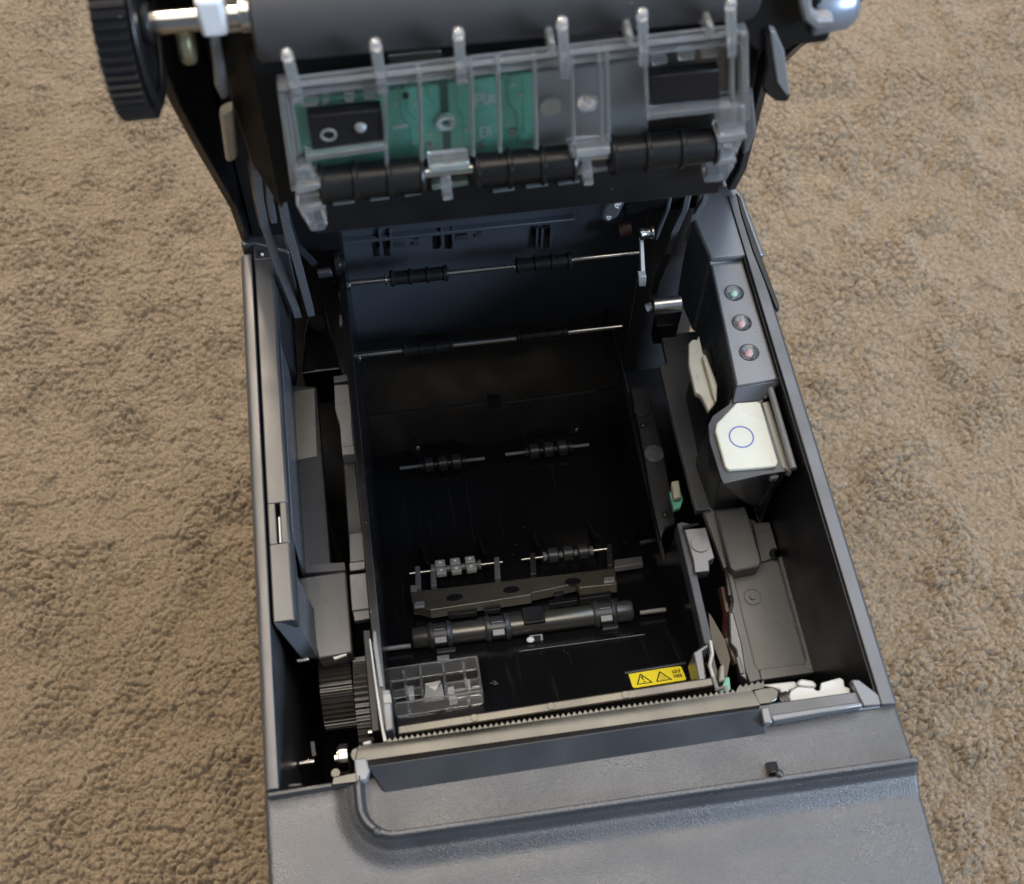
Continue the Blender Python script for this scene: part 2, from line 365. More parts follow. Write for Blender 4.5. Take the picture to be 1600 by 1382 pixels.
# ------------------------------------------------------------------ front cover (the bulged front with its raised lip)
def front_cover():
    xr, yr, R = 19.6, -13.9, 8.0
    def sm(a, b, t):
        t = np.clip((t-a)/(b-a), 0, 1); return t*t*(3-2*t)
    xs = np.concatenate([np.arange(-1.2, 17, .6), np.arange(17, 30, .28), np.arange(30, 143, .9), np.arange(143, 146.4, .4)])
    ys = np.concatenate([np.arange(.2, -10, -.5), np.arange(-10, -18.5, -.22), np.arange(-18.5, -62, -.8)])
    X, Y = np.meshgrid(xs, ys, indexing='ij')
    a = np.maximum(xr+R-X, 0); b = np.maximum(yr+R-Y, 0)
    inner = np.hypot(a, b)-R
    d = np.where((a > 0) | (b > 0), inner, -R+0*X)
    # trough floor to the lip
    floor = -2.0+.12*np.clip(-Y-4, -4, 9)*.5+0*Y
    lip = floor+(1.6-floor)*sm(-1.7, -.95, d)
    # outside the lip
    front = 1.6-1.3*sm(-.1, .7, d)-2.3*sm(.2, 2.6, d)-2.1*sm(1.5, 7.0, d)-.5*sm(8, 14, d)-.02*np.maximum(d-10, 0)**1.5
    left = 1.6-1.0*sm(-.1, .6, d)-2.5*sm(.1, 6.0, d)-.0025*np.maximum(-Y-2, 0)**2
    wgt = sm(8, 34, X+(-Y-14)*.25)
    outz = left*(1-wgt)+front*wgt
    Zz = np.where(d < 0, lip, outz)
    # the left wing fades from the lip to a plain surface at the back edge
    back = sm(-1.6, .2, Y); 
    Zz = np.where((X < xr+.6), Zz*(1-back)+np.minimum(Zz, -.6)*back, Zz)
    # rounded side ends
    ex = np.maximum(np.maximum(-X-.2, X-145.2), 0); Zz = Zz-ex*ex*1.6
    nx, ny = X.shape; idx = np.arange(nx*ny).reshape(nx, ny)
    vs = np.stack([X, Y, Zz], -1).reshape(-1, 3)
    q = np.stack([idx[:-1,:-1], idx[:-1,1:], idx[1:,1:], idx[1:,:-1]], -1).reshape(-1, 4)
    m = MB(); m.v = [tuple(v) for v in vs]; m.f = [tuple(int(k) for k in t) for t in q]
    # skirts down to just above the carpet
    def skirt(line, drop):
        pts = [vs[i] for i in line]; low = [np.array([p[0], p[1], drop]) for p in pts]; k = len(pts)
        m.add(pts+low, [(i, i+1, k+i+1, k+i) for i in range(k-1)])
    skirt([idx[0, j] for j in range(ny)], -146); skirt([idx[-1, j] for j in range(ny)], -146)
    skirt([idx[i, -1] for i in range(nx)], -146)
    skirt([idx[i, 0] for i in range(nx)], -6)
    o = m.build('front_cover', 'cover', bev=0)
    o.data.set_sharp_from_angle(angle=math.radians(60))
    return o
fc = front_cover()
# raised right part of the deck behind the trough floor
m = MB(); m.pz([(1198,1150),(1196,1128),(1388,1101),(1402,1104),(1414,1140)], -.35, 1.2)
m = MB(); m.down([(112.5,.1,-1.6),(145.2,.1,-1.6),(145.2,4.6,-1.2),(113.5,4.6,-1.2)], 6); m.build('deck_strip', 'shell', bev=.3)
# small posts on the trough floor
m = MB(); m.lathe(Z(590,1303,-1), Z(590,1303,-1)+np.array([0,0,3.0]), [(0,1.05),(.8,1.05),(.93,.8),(1,.45)], 18); m.build('post', 'smooth', bev=0)
m = MB(); c = Z(1214,1214,-.9); m.lathe(c, c+np.array([0,0,3.4]), [(0,.95),(.85,.95),(1,.55)], 18)
m.slab([c+np.array([-1.9,.4,2.6]), c+np.array([.2,.4,3.1]), c+np.array([.4,3.0,2.0]), c+np.array([-1.9,3.4,1.0])], (0,0,-3)); m.build('post', 'smooth', bev=.3)

# ------------------------------------------------------------------ paper exit: dark band, end blocks, rails
m = MB()
A = [Z(574,1197,1.6), Z(1192,1106,1.6)]; B = [Z(602,1243,-2.4), Z(1198,1150,-2.4)]
m.loft([A[0]-[0,0,8], A[1]-[0,0,8], B[1]-[0,0,8], B[0]-[0,0,8]], [A[0], A[1], B[1], B[0]]); m.build('exit_guide', 'smooth', bev=.35)
m = MB(); m.pz([(553,1186),(572,1184),(578,1205),(571,1218),(556,1222)], 1.3, 6); m.build('guide_end', 'grey2', bev=.4)
m = MB(); m.pz([(1188,1106),(1202,1103),(1208,1129),(1194,1132)], 1.5, 5); m.build('guide_end', 'panel', bev=.4)
m = MB(); m.pz([(1203,1117),(1345,1096),(1349,1103),(1209,1128)], 1.4, 3.4); m.build('bracket_rail', 'panel', bev=.35)
m = MB(); m.pz([(1330,1062),(1342,1062),(1392,1100),(1350,1104)], -.4, 3); m.build('bracket_cheek', 'panel', bev=.3)
m = MB(); m.pz([(416,1238),(545,1218),(548,1226),(417,1247)], .5, 5); m.build('front_edge', 'smooth', bev=.4)
m = MB(); m.pz([(520,1214),(562,1205),(565,1222),(517,1228)], .9, 3); m.build('metal_plate_corner', 'blade', bev=.3)

# ------------------------------------------------------------------ cutter blade with its teeth
m = MB()
P0 = Z(560,1166,-.6); P1 = Z(1175,1079,-.6); Q0 = Z(556,1190.5,-.4); Q1 = Z(1188,1102,-.4)
nT = 71; top = []
for i in range(nT):
    for t, h in ((0, 0), (.5, 1.15)):
        s_ = (i+t)/nT; p = P0*(1-s_)+P1*s_+np.array([0, h, 0]); top.append(p)
top.append(P1)
botm = [Q1*(1-k/30)+Q0*(k/30) for k in range(31)]
loop = [Z(548,1183,-.4), Z(551,1172,-.8), Z(562,1166,-1.2)]+top+[Z(1190,1076,-1.4), Z(1207,1074,-1.2), Z(1217,1079,-.9), Z(1216,1091,-.2), Z(1205,1099,.6)]+botm+[Z(552,1192,.6)]
# strip faces so the long outline triangulates cleanly
vs = []; fs = []
def quadstrip(T, Bq, th):
    n = len(T); v = list(T)+list(Bq)+[p-np.array([0,0,th]) for p in T]+[p-np.array([0,0,th]) for p in Bq]
    f = []
    for i in range(n-1):
        f += [(i, i+1, n+i+1, n+i), (2*n+i, 3*n+i, 3*n+i+1, 2*n+i+1), (i, 2*n+i, 2*n+i+1, i+1), (n+i, n+i+1, 3*n+i+1, 3*n+i)]
    f += [(0, n, 3*n, 2*n), (n-1, 3*n-1, 4*n-1, 2*n-1)]
    return v, f
Bq = [Q0*(1-k/(len(top)-1))+Q1*(k/(len(top)-1)) for k in range(len(top))]
mid = [t_*.45+b_*.55+np.array([0,0,.25]) for t_, b_ in zip([P0*(1-k/(len(top)-1))+P1*(k/(len(top)-1)) for k in range(len(top))], Bq)]
rows = 5; lines = []
for k in range(rows+1):
    t_ = k/rows; off_ = np.array([0, 0, 1.0*math.sin(t_*math.pi*.5)-1.0*t_])
    lines.append([P0*(1-t_)+Q0*t_+off_, P1*(1-t_)+Q1*t_+off_])
vs = []
for Lk in lines: vs += Lk
vs += [p-np.array([0,0,.6]) for p in vs[:]]
nn_ = 2*(rows+1); fs = []
for k in range(rows): i = 2*k; fs += [(i, i+1, i+3, i+2), (nn_+i, nn_+i+2, nn_+i+3, nn_+i+1)]
fs += [(0, nn_, nn_+1, 1), (nn_-2, nn_-1, 2*nn_-1, 2*nn_-2)]
m.add(vs, fs)
for i in range(5, nT):
    p = P0*(1-i/nT)+P1*(i/nT); q = P0*(1-(i+1)/nT)+P1*((i+1)/nT); tt = (p+q)/2+np.array([0, .85, .1])
    m.add([p, q, tt, p-[0,0,.6], q-[0,0,.6], tt-[0,0,.35]], [(0,1,2), (3,5,4), (0,2,5,3), (1,4,5,2)])
bl_ = m.build('cutter_blade', 'blade', bev=0)
bl_['kind'] = 'stuff'
m = MB(); m.down([Z(a,b,-.55) for a,b in ((1176,1079),(1190,1075),(1208,1073),(1218,1080),(1215,1093),(1203,1100),(1187,1102))], .6)
m.build('blade_end', 'blade', bev=.3)
m = MB(); m.down([Z(a,b,-.55) for a,b in ((560,1166),(556,1190.5),(550,1189),(546,1180),(549,1171))], .6); m.build('blade_end', 'blade', bev=.3)
# rail between blade and bin
m = MB(); A = [Z(621,1134,-17), Z(1112,1058,-17), Z(1117,1072,-17), Z(621,1149,-17)]; m.down(A, 6); m.build('front_rail', 'bar', bev=.4)
for px in ((741,1122),(861,1104),(977,1086)):
    MB().disc(Z(px[0], px[1], -17), (0,0,1), .95, .18, 20).build('rail_rivet', 'bar', bev=.1)
MB().box(20, 122, 2.2, 11.5, -30, -19).build('cutter_carrier', 'deep', bev=.3)

# ------------------------------------------------------------------ paper bin
XL, XR = 28.0, 111.5
def sheet(x0, x1, prof, th):
    m = MB(); n = len(prof)
    vs = [(x0, y, z) for y, z in prof]+[(x1, y, z) for y, z in prof]
    nrm = []
    for i in range(n):
        a = np.array(prof[max(i-1, 0)]); b = np.array(prof[min(i+1, n-1)]); t = b-a; t = t/np.linalg.norm(t); nrm.append((t[1], -t[0]))
    vs += [(x0, y+nn[0]*th, z+nn[1]*th) for (y, z), nn in zip(prof, nrm)]+[(x1, y+nn[0]*th, z+nn[1]*th) for (y, z), nn in zip(prof, nrm)]
    fs = []
    for i in range(n-1):
        fs += [(i, n+i, n+i+1, i+1), (2*n+i, 2*n+i+1, 3*n+i+1, 3*n+i), (i, i+1, 2*n+i+1, 2*n+i), (n+i, 3*n+i, 3*n+i+1, n+i+1)]
    fs += [(0, 2*n, 3*n, n), (n-1, 2*n-1, 4*n-1, 3*n-1)]
    m.add(vs, fs); return m
def dense(pr, k=6):
    P = np.array(pr, float); out = []
    for i in range(len(P)-1):
        p0 = P[max(i-1, 0)]; p1 = P[i]; p2 = P[i+1]; p3 = P[min(i+2, len(P)-1)]
        for t in np.arange(0, 1, 1/k):
            out.append(tuple(.5*((2*p1)+(-p0+p2)*t+(2*p0-5*p1+4*p2-p3)*t*t+(-p0+3*p1-3*p2+p3)*t**3)))
    return out+[tuple(P[-1])]
lowp = [p for p in FLOOR if not (p[0] == 165.2 and p[1] > -60)]
lowd = dense(lowp[:6])+[(153,-86),(158,-76),(165.3,-66)]
sheet(XL-.5, XR+.5, lowd, 2).build('bin_floor', 'gloss', bev=0)
MB().box(XL-2.5, XR+10, 165.2, 168, -90, -9).build('rear_wall', 'rearwall', bev=.2)
wl = [(y, z) for y, z in dense(lowp)]
def sidewall(x0, x1, topz, name, m_='gloss'):
    prof = [(14, topz), (166, topz)]+[(y, z-1) for y, z in wl[::-1]]
    prof = [(14, topz), (170, topz), (170, -108), (14, -108)]
    MB().prism(prof, 0, x0, x1).build(name, m_, bev=.3)
sidewall(25.6, 27.9, -9, 'bin_wall'); MB().prism([(14,-31),(66,-31),(70,-62),(170,-62),(170,-108),(14,-108)], 0, 111.6, 113.2).build('bin_wall', 'gloss', bev=.3)
# ledge and louvres on the rear wall
m = MB(); m.box(XL-4, 98, 163.2, 166.6, -13.6, -12.2); m.box(XL-4, 98, 164.6, 170, -11.6, -8.2); m.build('rear_ledge', 'rearwall', bev=.3)
for (a, b, c_, d_) in [(583,371,590,400),(600,370,607,399),(615,367,632,373),(646,365,654,373),(678,361,687,388),(697,360,704,388),(712,357,730,366),(745,354,753,362),(832,345,840,368),(850,342,858,366)]:
    p = Yp(a, b, 164.9); q = Yp(c_, d_, 164.9)
    MB().box(p[0], max(q[0], p[0]+1.4), 164.6, 166.2, min(p[2], q[2]), max(p[2], q[2])).build('vent_slot', 'deep', bev=.1)
for (a, b, c_, d_) in [(614,381,634,384),(644,379,655,381),(711,370,731,373),(742,366,754,368)]:
    p = Yp(a, b, 165); q = Yp(c_, d_, 165)
    MB().box(p[0], q[0], 164.7, 166.2, q[2]-.2, p[2]+.2).build('vent_lip', 'smooth', bev=.1)
for a in (590.5, 607.5, 687.5, 705, 836, 844, 858):
    p = Yp(a, 366, 164.2); MB().box(p[0]+.1, p[0]+.9, 163.4, 166.2, p[2]-6.5, p[2]+2.5).build('vent_rib', 'rearwall', bev=.1)

# ------------------------------------------------------------------ feed shafts with rubber rollers
def shaft(pa, pb, rolls, r=.85, R=2.5, y=152, ridges=4, name='feed_shaft', steel='steel', rub='rubber'):
    a = Yp(*pa, y); b = Yp(*pb, y); z = (a[2]+b[2])/2; a[2] = b[2] = z
    s = MB().cyl(a, b, r, 18).build(name, steel, bev=0)
    for (c0, c1) in rolls:
        t0 = (c0-pa[0])/(pb[0]-pa[0]); t1 = (c1-pa[0])/(pb[0]-pa[0])
        p = a*(1-t0)+b*t0; q = a*(1-t1)+b*t1; L = ridges
        prof = [(0, R*.72), (.02, R), (.06, R)]
        for k in range(L-1):
            t = .06+(k)*(.88/(L-1)); t2 = .06+(k+1)*(.88/(L-1))
            prof += [(t+.03, R*.82), (t2-.03, R*.82), (t2-.02, R), (t2+.02 if k < L-2 else t2+.04, R)]
        prof += [(1, R*.72)]
        MB().lathe(p, q, prof, 28).build('rubber_roller', rub, s, bev=0)
    return s
sh1 = shaft((542,441), (1000,397), [(607,698),(803,892)], y=152)
sh2 = shaft((556,558), (972,508), [(628,708),(805,886)], y=150, R=2.3)
for a in ((603,440),(803,415),(893,404)):
    p = Yp(*a, 152); p[2] = Yp(542,441,152)[2]*.5+Yp(1000,397,152)[2]*.5
    MB().cyl(p-[.3,0,0], p+[.3,0,0], 1.7, 16).build('retainer', 'steel', sh1, bev=.1)
# bearing discs and frame at the left end of the shafts
m = MB(); c = Yp(534,412,150); m.lathe(c-[2.2,0,0], c+[1.0,0,0], [(0,2.6),(.1,3.4),(.5,3.4),(.6,2.4),(1,2.4)], 26); m.build('bearing', 'black', bev=.1)
m = MB(); c = Yp(541,446,152); m.lathe(c-[.8,0,0], c+[1.2,0,0], [(0,1.2),(.4,1.5),(1,1.5)], 18); m.build('bearing', 'steel', bev=.1)
m = MB(); c = Yp(556,559,150); m.lathe(c-[1.2,0,0], c+[1.6,0,0], [(0,1.6),(.5,1.6),(.55,1.1),(.7,1.1),(.75,1.6),(1,1.6)], 18); m.build('bearing', 'steel', bev=.1)
m = MB(); p = Yp(497,428,148); q = Yp(519,424,148); m.cyl(p, q, 1.5, 20); m.build('pivot_pin', 'smooth', bev=.2)
m = MB(); m.tube([Yp(521,440,146), Yp(531,455,146), Yp(535,492,146)], .35, 8); m.build('return_spring', 'steel', bev=0)
m = MB(); m.pz([(530,492),(540,491),(541,507),(530,508)], -18, 1.5); m.build('spring_seat', 'grey2', bev=.2)
m = MB(); m.pz([(475,545),(472,583),(540,574),(530,540),(480,505),(476,520)], -30, 18); m.build('frame_step', 'gloss', bev=.4)
m = MB(); m.tube([Z(472,583.5,-29.6), Z(540,574.5,-29.6)], .22, 8); m.build('step_edge', 'grey2', bev=0)
m = MB(); m.pz([(505,470),(530,465),(548,560),(553,600),(540,600),(520,540)], -24, 14); m.build('bin_side_frame', 'black', bev=.4)
m = MB(); m.disc(Z(494,507,-40), (0.3,-.2,1), 2.9, .8, 26); m.build('round_boss', 'panel', bev=.2)

# pale clips along the left bin wall
m = MB(); m.pz([(522,602),(547,600),(552,611),(559,611),(563,651),(550,653),(554,706),(557,709),(535,711),(531,662),(524,640)], -17, 5); o = m.build('pale_clip', 'grey2', bev=.25)
m = MB(); m.pz([(533,659),(548,657),(552,696),(537,698)], -16.7, .8); m.build('clip_pad', 'grey2', o, bev=.12)
m = MB(); m.pz([(521,588),(543,585),(544,595),(522,598)], -20, 2); m.build('pale_clip', 'panel', bev=.2)
m = MB(); m.pz([(536,713),(554,711),(572,888),(548,890)], -22, 3); m.build('side_rail', 'smooth', bev=.3)
m = MB(); m.pz([(546,835),(568,832),(570,876),(547,879)], -20.6, 1.2); m.build('clip_pad', 'tray', bev=.2)
m = MB(); m.pz([(546,880),(570,877),(570,889),(547,892)], -20.8, 1.0); m.build('clip_pad', 'grey2', bev=.15)
m = MB(); m.pz([(546,898),(572,895),(577,951),(550,954)], -20.8, 2); m.build('clip_pad', 'grey2', bev=.3)
m = MB(); m.pz([(551,955),(577,952),(578,967),(554,971)], -21.6, 2); m.build('clip_pad', 'panel', bev=.2)

# bin left frame: vertical steel edge and end clip near the cutter
m = MB(); m.pz([(576,998),(579,998),(589,1072),(600,1138),(605,1158),(599,1160),(592,1120),(586,1076)], -7, 8); m.build('frame_edge', 'zinc', bev=.2)
m = MB(); m.pz([(582,985),(588,985),(600,1073),(592,1075),(582,1010)], -8.5, 14); m.build('frame_cheek', 'panel', bev=.3)
m = MB(); m.pz([(596,1078),(609,1077),(615,1140),(602,1143)], -8, 9); m.build('end_clip', 'grey2', bev=.4)
m = MB(); m.pz([(598,1085),(610,1083),(612,1098),(599,1100)], -7.6, 1); m.build('end_clip_pad', 'ivory', bev=.2)

# ------------------------------------------------------------------ things on the bin floor
def fq(pts, off, th, name, m_, parent=None, bev=.25, label=None):
    P = [F(a, b, off)[0] for a, b in pts]; n = F(*pts[0], off)[1]
    return MB().slab(P, -n*th).build(name, m_, parent, bev=bev, label=label)
# faint mould line across the back
fq([(545,654),(772,628),(772,630),(545,656)], .5, .5, 'mould_line', 'smooth', bev=.1)
fq([(790,629),(995,603),(995,605),(790,631)], .5, .5, 'mould_line', 'smooth', bev=.1)
fq([(762,622),(782,620),(782,636),(764,640)], 1.2, 2, 'mould_tab', 'deep', bev=.2)
for a in ((650,698,2.4),(898,670,1.9)):
    P, n = F(a[0], a[1], .2); MB().ring(P, n, a[2]*.55, a[2], .5, 26).build('screw_hole', 'black', bev=.1)
    MB().disc(P+np.array([.5,-.6,0]), n, a[2]*.35, .7, 16).build('screw', 'steel', bev=.2)
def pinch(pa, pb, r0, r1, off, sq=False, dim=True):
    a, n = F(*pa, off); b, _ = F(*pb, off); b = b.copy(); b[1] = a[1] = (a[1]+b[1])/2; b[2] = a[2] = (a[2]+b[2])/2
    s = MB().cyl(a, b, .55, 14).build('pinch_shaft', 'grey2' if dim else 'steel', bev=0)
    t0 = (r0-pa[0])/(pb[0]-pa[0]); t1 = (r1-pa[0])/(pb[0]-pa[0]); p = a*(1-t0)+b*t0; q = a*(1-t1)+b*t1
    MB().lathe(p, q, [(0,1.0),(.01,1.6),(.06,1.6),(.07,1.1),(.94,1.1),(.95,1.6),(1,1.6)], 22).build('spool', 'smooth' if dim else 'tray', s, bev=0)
    L = np.linalg.norm(q-p); u = (q-p)/L; vv = np.cross(u, n)
    for k in range(3):
        c = p+(q-p)*(.2+.3*k)
        if sq:
            for sgn in (-1, 1):
                cc = c+vv*2.0*sgn; w_ = 1.6
                pts = [cc+u*w_*i+vv*w_*j+n*1.3 for i, j in ((-1,-1),(1,-1),(1,1),(-1,1))]
                pad = MB().slab(pts, -n*1.6).build('roller_pad', 'pad', s, bev=.3)
                MB().disc(cc+n*1.25, n, .5, .3, 12).build('pad_stud', 'white', pad, bev=.1)
        else:
            MB().lathe(c-u*L*.105, c+u*L*.105, [(0,2.0),(.1,2.6),(.9,2.6),(1,2.0)], 22).build('rubber_roller', 'smooth', s, bev=0)
    return s
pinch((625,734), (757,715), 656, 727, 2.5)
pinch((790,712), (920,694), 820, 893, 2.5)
pinch((640,897), (785,878), 673, 751, 2.8, sq=True, dim=False)
pinch((815,875), (955,857), 848, 926, 2.8, dim=False)
for (a, b) in (((660,855),(668,890)),((748,845),(758,875)),((833,833),(841,862)),((920,822),(932,850)),((972,838),(978,858))):
    P, n = F(a[0], a[1], .3); Q, _ = F(b[0], b[1], .3)
    MB().loft([P+[-.7,0,0], P+[.7,0,0], Q+[.7,0,0], Q+[-.7,0,0]], [P+[-.5,0,1.5], P+[.5,0,1.5], Q+[.5,0,4.5], Q+[-.5,0,4.5]]).build('roller_bracket', 'black', bev=.2)
for a in (648, 672, 772, 828, 948):
    y_ = 912-(a-640)*.115
    fq([(a,y_-26),(a+8,y_-27),(a+10,y_+6),(a+1,y_+7)], 3.4, 3.4, 'roller_bracket', 'tray' if a < 800 else 'smooth')
# grey cross bar with its three round marks
bar = fq([(641,925),(756,912),(960,888),(964,912),(905,918),(900,911),(830,926),(830,929),(672,953),(655,948),(645,948)], 3.6, 3, 'cross_bar', M_['bar'])
for a in ((710,934),(799,922),(895,909)):
    P, n = F(a[0], a[1], 3.62); MB().disc(P, n, 2.5, .12, 30).build('round_mark', 'black', bar, bev=.03)
for a in ((655,944,16,8),(952,905,18,7)):
    fq([(a[0]-a[2]/2,a[1]-a[3]/2+1),(a[0]+a[2]/2,a[1]-a[3]/2-1),(a[0]+a[2]/2,a[1]+a[3]/2-1),(a[0]-a[2]/2,a[1]+a[3]/2+1)], 4.1, .8, 'bar_clip', 'grey2')
fq([(959,875),(1003,869),(1005,880),(960,887)], 2.4, 2, 'bronze_pad', 'tray')
fq([(641,915),(651,914),(651,926),(641,927)], 3.4, 2, 'bar_clip', 'grey2')
for (a, b, c_, d_) in ((700,955,745,950),(756,948,782,945),(858,938,902,932),(866,925,880,922),(905,930,955,923)):
    fq([(a,b),(c_,d_),(c_,d_+6),(a,b+6)], 2.2, 1.6, 'moulded_tab', 'black', bev=.2)
# lower transport tube with collars
def lower_tube():
    a, n = F(645,1000,3.0); b, _ = F(987,953,3.0); ym = (a[1]+b[1])/2; zm = (a[2]+b[2])/2
    a[1] = b[1] = ym; a[2] = b[2] = zm
    s = MB().lathe(a, b, [(0,2.8),(.01,3.1),(.99,3.1),(1,2.8)], 30).build('transport_tube', 'grey2', bev=0)
    s.data.materials[0] = M_['tube']
    pt = lambda px: a+(b-a)*((px-645)/(987-645))
    for x0, x1 in ((668,706),(756,796),(925,962)):
        p, q = pt(x0), pt(x1)
        c = MB().lathe(p, q, [(0,3.4),(.14,4.0),(.2,4.0),(.22,3.4),(.78,3.4),(.8,4.0),(.86,4.0),(1,3.4)], 30).build('collar', 'smooth', s, bev=0)
        for dz in (-.2, .55):
            mm = (p+q)/2+np.array([0, -3.0*dz-.8, 3.4-abs(dz)])
            MB().slab([mm+[-1.7,-.9,0], mm+[1.7,-.9,0], mm+[1.7,.9,.2], mm+[-1.7,.9,.2]], (0,0,-1.0)).build('collar_window', 'grey2', c, bev=.2)
    p = pt(832); MB().slab([p+[-3,4.0,3.2], p+[3.2,4.0,3.2], p+[3.2,-1.5,4.2], p+[-3,-1.5,4.2]], (0,0,-5)).build('centre_block', 'black', bev=.4)
    MB().slab([p+[-2,-4,1.6], p+[2.0,-4,1.6], p+[1.8,-9,-.5], p+[-1.6,-9,-.5]], (0,0,-3)).build('centre_tongue', 'grey2', bev=.3)
    MB().slab([p+[-.8,-4.5,2.0], p+[1.2,-4.5,2.0], p+[1.0,-8,.2], p+[-.7,-8,.2]], (0,0,-1)).build('tongue_slot', 'black', bev=.2)
lower_tube()
for (a, b, w_) in ((606,1014,36),(1000,958,40)):
    P, n = F(a, b, 1.5); Q, _ = F(a+w_, b-w_*.13, 1.5); MB().cyl(P, Q, .7, 12).build('guide_pin', 'grey2', bev=0)
fq([(680,1014),(712,1010),(712,1016),(682,1020)], 1.2, 1, 'moulded_tab', 'smooth'); fq([(682,1025),(702,1022),(702,1029),(683,1032)], 1, 1, 'moulded_tab', 'grey2')
fq([(940,975),(966,972),(966,980),(941,983)], 1.2, 1, 'moulded_tab', 'smooth')
MB().tube([F(811,1018,.4)[0], F(1007,991.5,.4)[0]], .17, 8).build('wire_edge', 'steel', bev=0)
P, n = F(829,1001,.6); MB().lathe(P, P+n*.8, [(0,1.15),(.6,1.1),(1,.6)], 20).build('bright_pin', 'white', bev=0)
# hot-surface warning label
def label_mesh():
    corners = [F(981,1051,.35)[0], F(1064,1041,.35)[0], F(1073,1062,.35)[0], F(989,1075,.35)[0]]
    n = F(1025,1058,.35)[1]; A, B, C2, D = corners
    def uv(u, v, h=0): return (A*(1-u)+B*u)*(1-v)+(D*(1-u)+C2*u)*v+n*h
    pts = []
    ru, rv = .035, .13
    for (cu, cv, a0) in ((1-ru, rv, 0), (1-ru, 1-rv, 90), (ru, 1-rv, 180), (ru, rv, 270)):
        for k in range(5):
            t = math.radians(a0-90+k*22.5); pts.append(uv(cu+ru*math.cos(t), cv+rv*math.sin(t)))
    lb = MB().slab(pts, -n*.2).build('warning_label', 'yellow', bev=0, label='yellow label with two black warning triangles')
    def line(p, q, w):
        (u0, v0), (u1, v1) = p, q; a = uv(u0, v0, .06); b = uv(u1, v1, .06); t = b-a; t /= np.linalg.norm(t); s = np.cross(n, t)*w/2
        return [a-s-t*w*.3, b-s+t*w*.3, b+s+t*w*.3, a+s-t*w*.3]
    def tri(u0):
        T = [(u0, .84), (u0+.27, .84), (u0+.115, .22)]; m = MB()
        for i in range(3): m.slab(line(T[i], T[(i+1) % 3], .34), -n*.05)
        m.build('warning_triangle', 'ink', lb, bev=0)
    tri(.10); tri(.46)
    m = MB(); m.slab([uv(.205,.38,.06), uv(.235,.37,.06), uv(.243,.62,.06), uv(.225,.63,.06)], -n*.05); m.disc(uv(.245,.73,.0), n, .28, .08, 12); m.build('exclamation_mark', 'ink', lb, bev=0)
    m = MB()
    for k in range(3):
        u0 = .545+.035*k
        for j in range(4):
            m.slab(line((u0+.012*(j % 2), .42+.08*j), (u0+.012*((j+1) % 2), .50+.08*j), .14), -n*.05)
    m.slab(line((.53,.76), (.68,.76), .14), -n*.05); m.build('heat_symbol', mat('olive ink', (.30,.24,.03), .5), lb, bev=0)
    m = MB()
    for (u0, v0, u1, v1) in ((.80,.30,.83,.42),(.83,.26,.87,.26),(.87,.26,.86,.42),(.90,.24,.935,.36),(.935,.36,.945,.24),(.80,.42,.86,.44),(.875,.40,.93,.42),(.80,.56,.81,.76),(.81,.66,.85,.66),(.845,.54,.855,.76),(.875,.56,.885,.76),(.875,.56,.93,.56),(.93,.56,.935,.76),(.885,.76,.935,.76),(.89,.66,.93,.66)):
        m.slab(line((u0, v0), (u1, v1), .26), -n*.05)
    m.build('hazard_text', 'ink', lb, bev=0)
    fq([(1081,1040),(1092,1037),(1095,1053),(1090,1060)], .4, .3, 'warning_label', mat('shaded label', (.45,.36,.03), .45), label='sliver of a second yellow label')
label_mesh()
fq([(975,1049),(1072,1033),(1072,1036),(976,1052)], .9, .8, 'label_shelf', 'smooth')
# clear sensor prism housing, front left of the bin
def prism_box():
    Pf = lambda a, b, o: F(a, b, o)[0]
    off = 4.0
    outer = [(607,1065),(746,1045),(754,1099),(620,1120)]
    s = MB()
    def wall(a, b, h=4.0, th=.8, o=0.4):
        A = Pf(*a, o); B = Pf(*b, o); n = F(*a, o)[1]; t = B-A; t = t/np.linalg.norm(t); w_ = np.cross(n, t)*th/2
        s.loft([A-w_, B-w_, B+w_, A+w_], [A-w_+n*h, B-w_+n*h, B+w_+n*h, A+w_+n*h])
    for i in range(4): wall(outer[i], outer[(i+1) % 4])
    wall((658,1058),(662,1098)); wall((694,1053),(698,1092)); wall((632,1062),(640,1115), 3); wall((725,1050),(733,1102), 3)
    wall((614,1092),(660,1085), 2.5); wall((698,1080),(750,1072), 2.5); wall((698,1092),(752,1084), 2)
    base = s.build('sensor_window', 'frost', bev=.12)
    base.data.materials[0] = M_['frost2']
    P = [Pf(663,1068,4.2), Pf(690,1063,4.2), Pf(679,1083,2.0)]; n = F(675,1070,1)[1]
    MB().slab(P, -n*1.5).build('prism', 'frost2', base, bev=.1)
    P = [Pf(663,1092,4.2), Pf(694,1088,4.2), Pf(690,1066,3.4), Pf(679,1084,1.5), Pf(665,1070,3.4)]
    MB().slab(P, -n*1.0).build('prism', 'milky', base, bev=.1)
    for a in ((640,1080,12,14),(704,1078,10,8),(707,1090,12,5),(730,1068,8,12)):
        P = [Pf(a[0]-a[2]/2,a[1]-a[3]/2,2.4), Pf(a[0]+a[2]/2,a[1]-a[3]/2-2,2.4), Pf(a[0]+a[2]/2+1,a[1]+a[3]/2-1,2.4), Pf(a[0]-a[2]/2+1,a[1]+a[3]/2+1,2.4)]
        MB().slab(P, -n*1.6).build('window_rib', 'milky', base, bev=.2)
prism_box()
m = MB()
for a, b in (((766,1067),(775,1070)),((770,1064),(779,1069)),((774,1064),(775,1070))): m.tube([F(*a,.15)[0], F(*b,.15)[0]], .07, 6)
m.build('scratch_mark', 'grey2', bev=0)

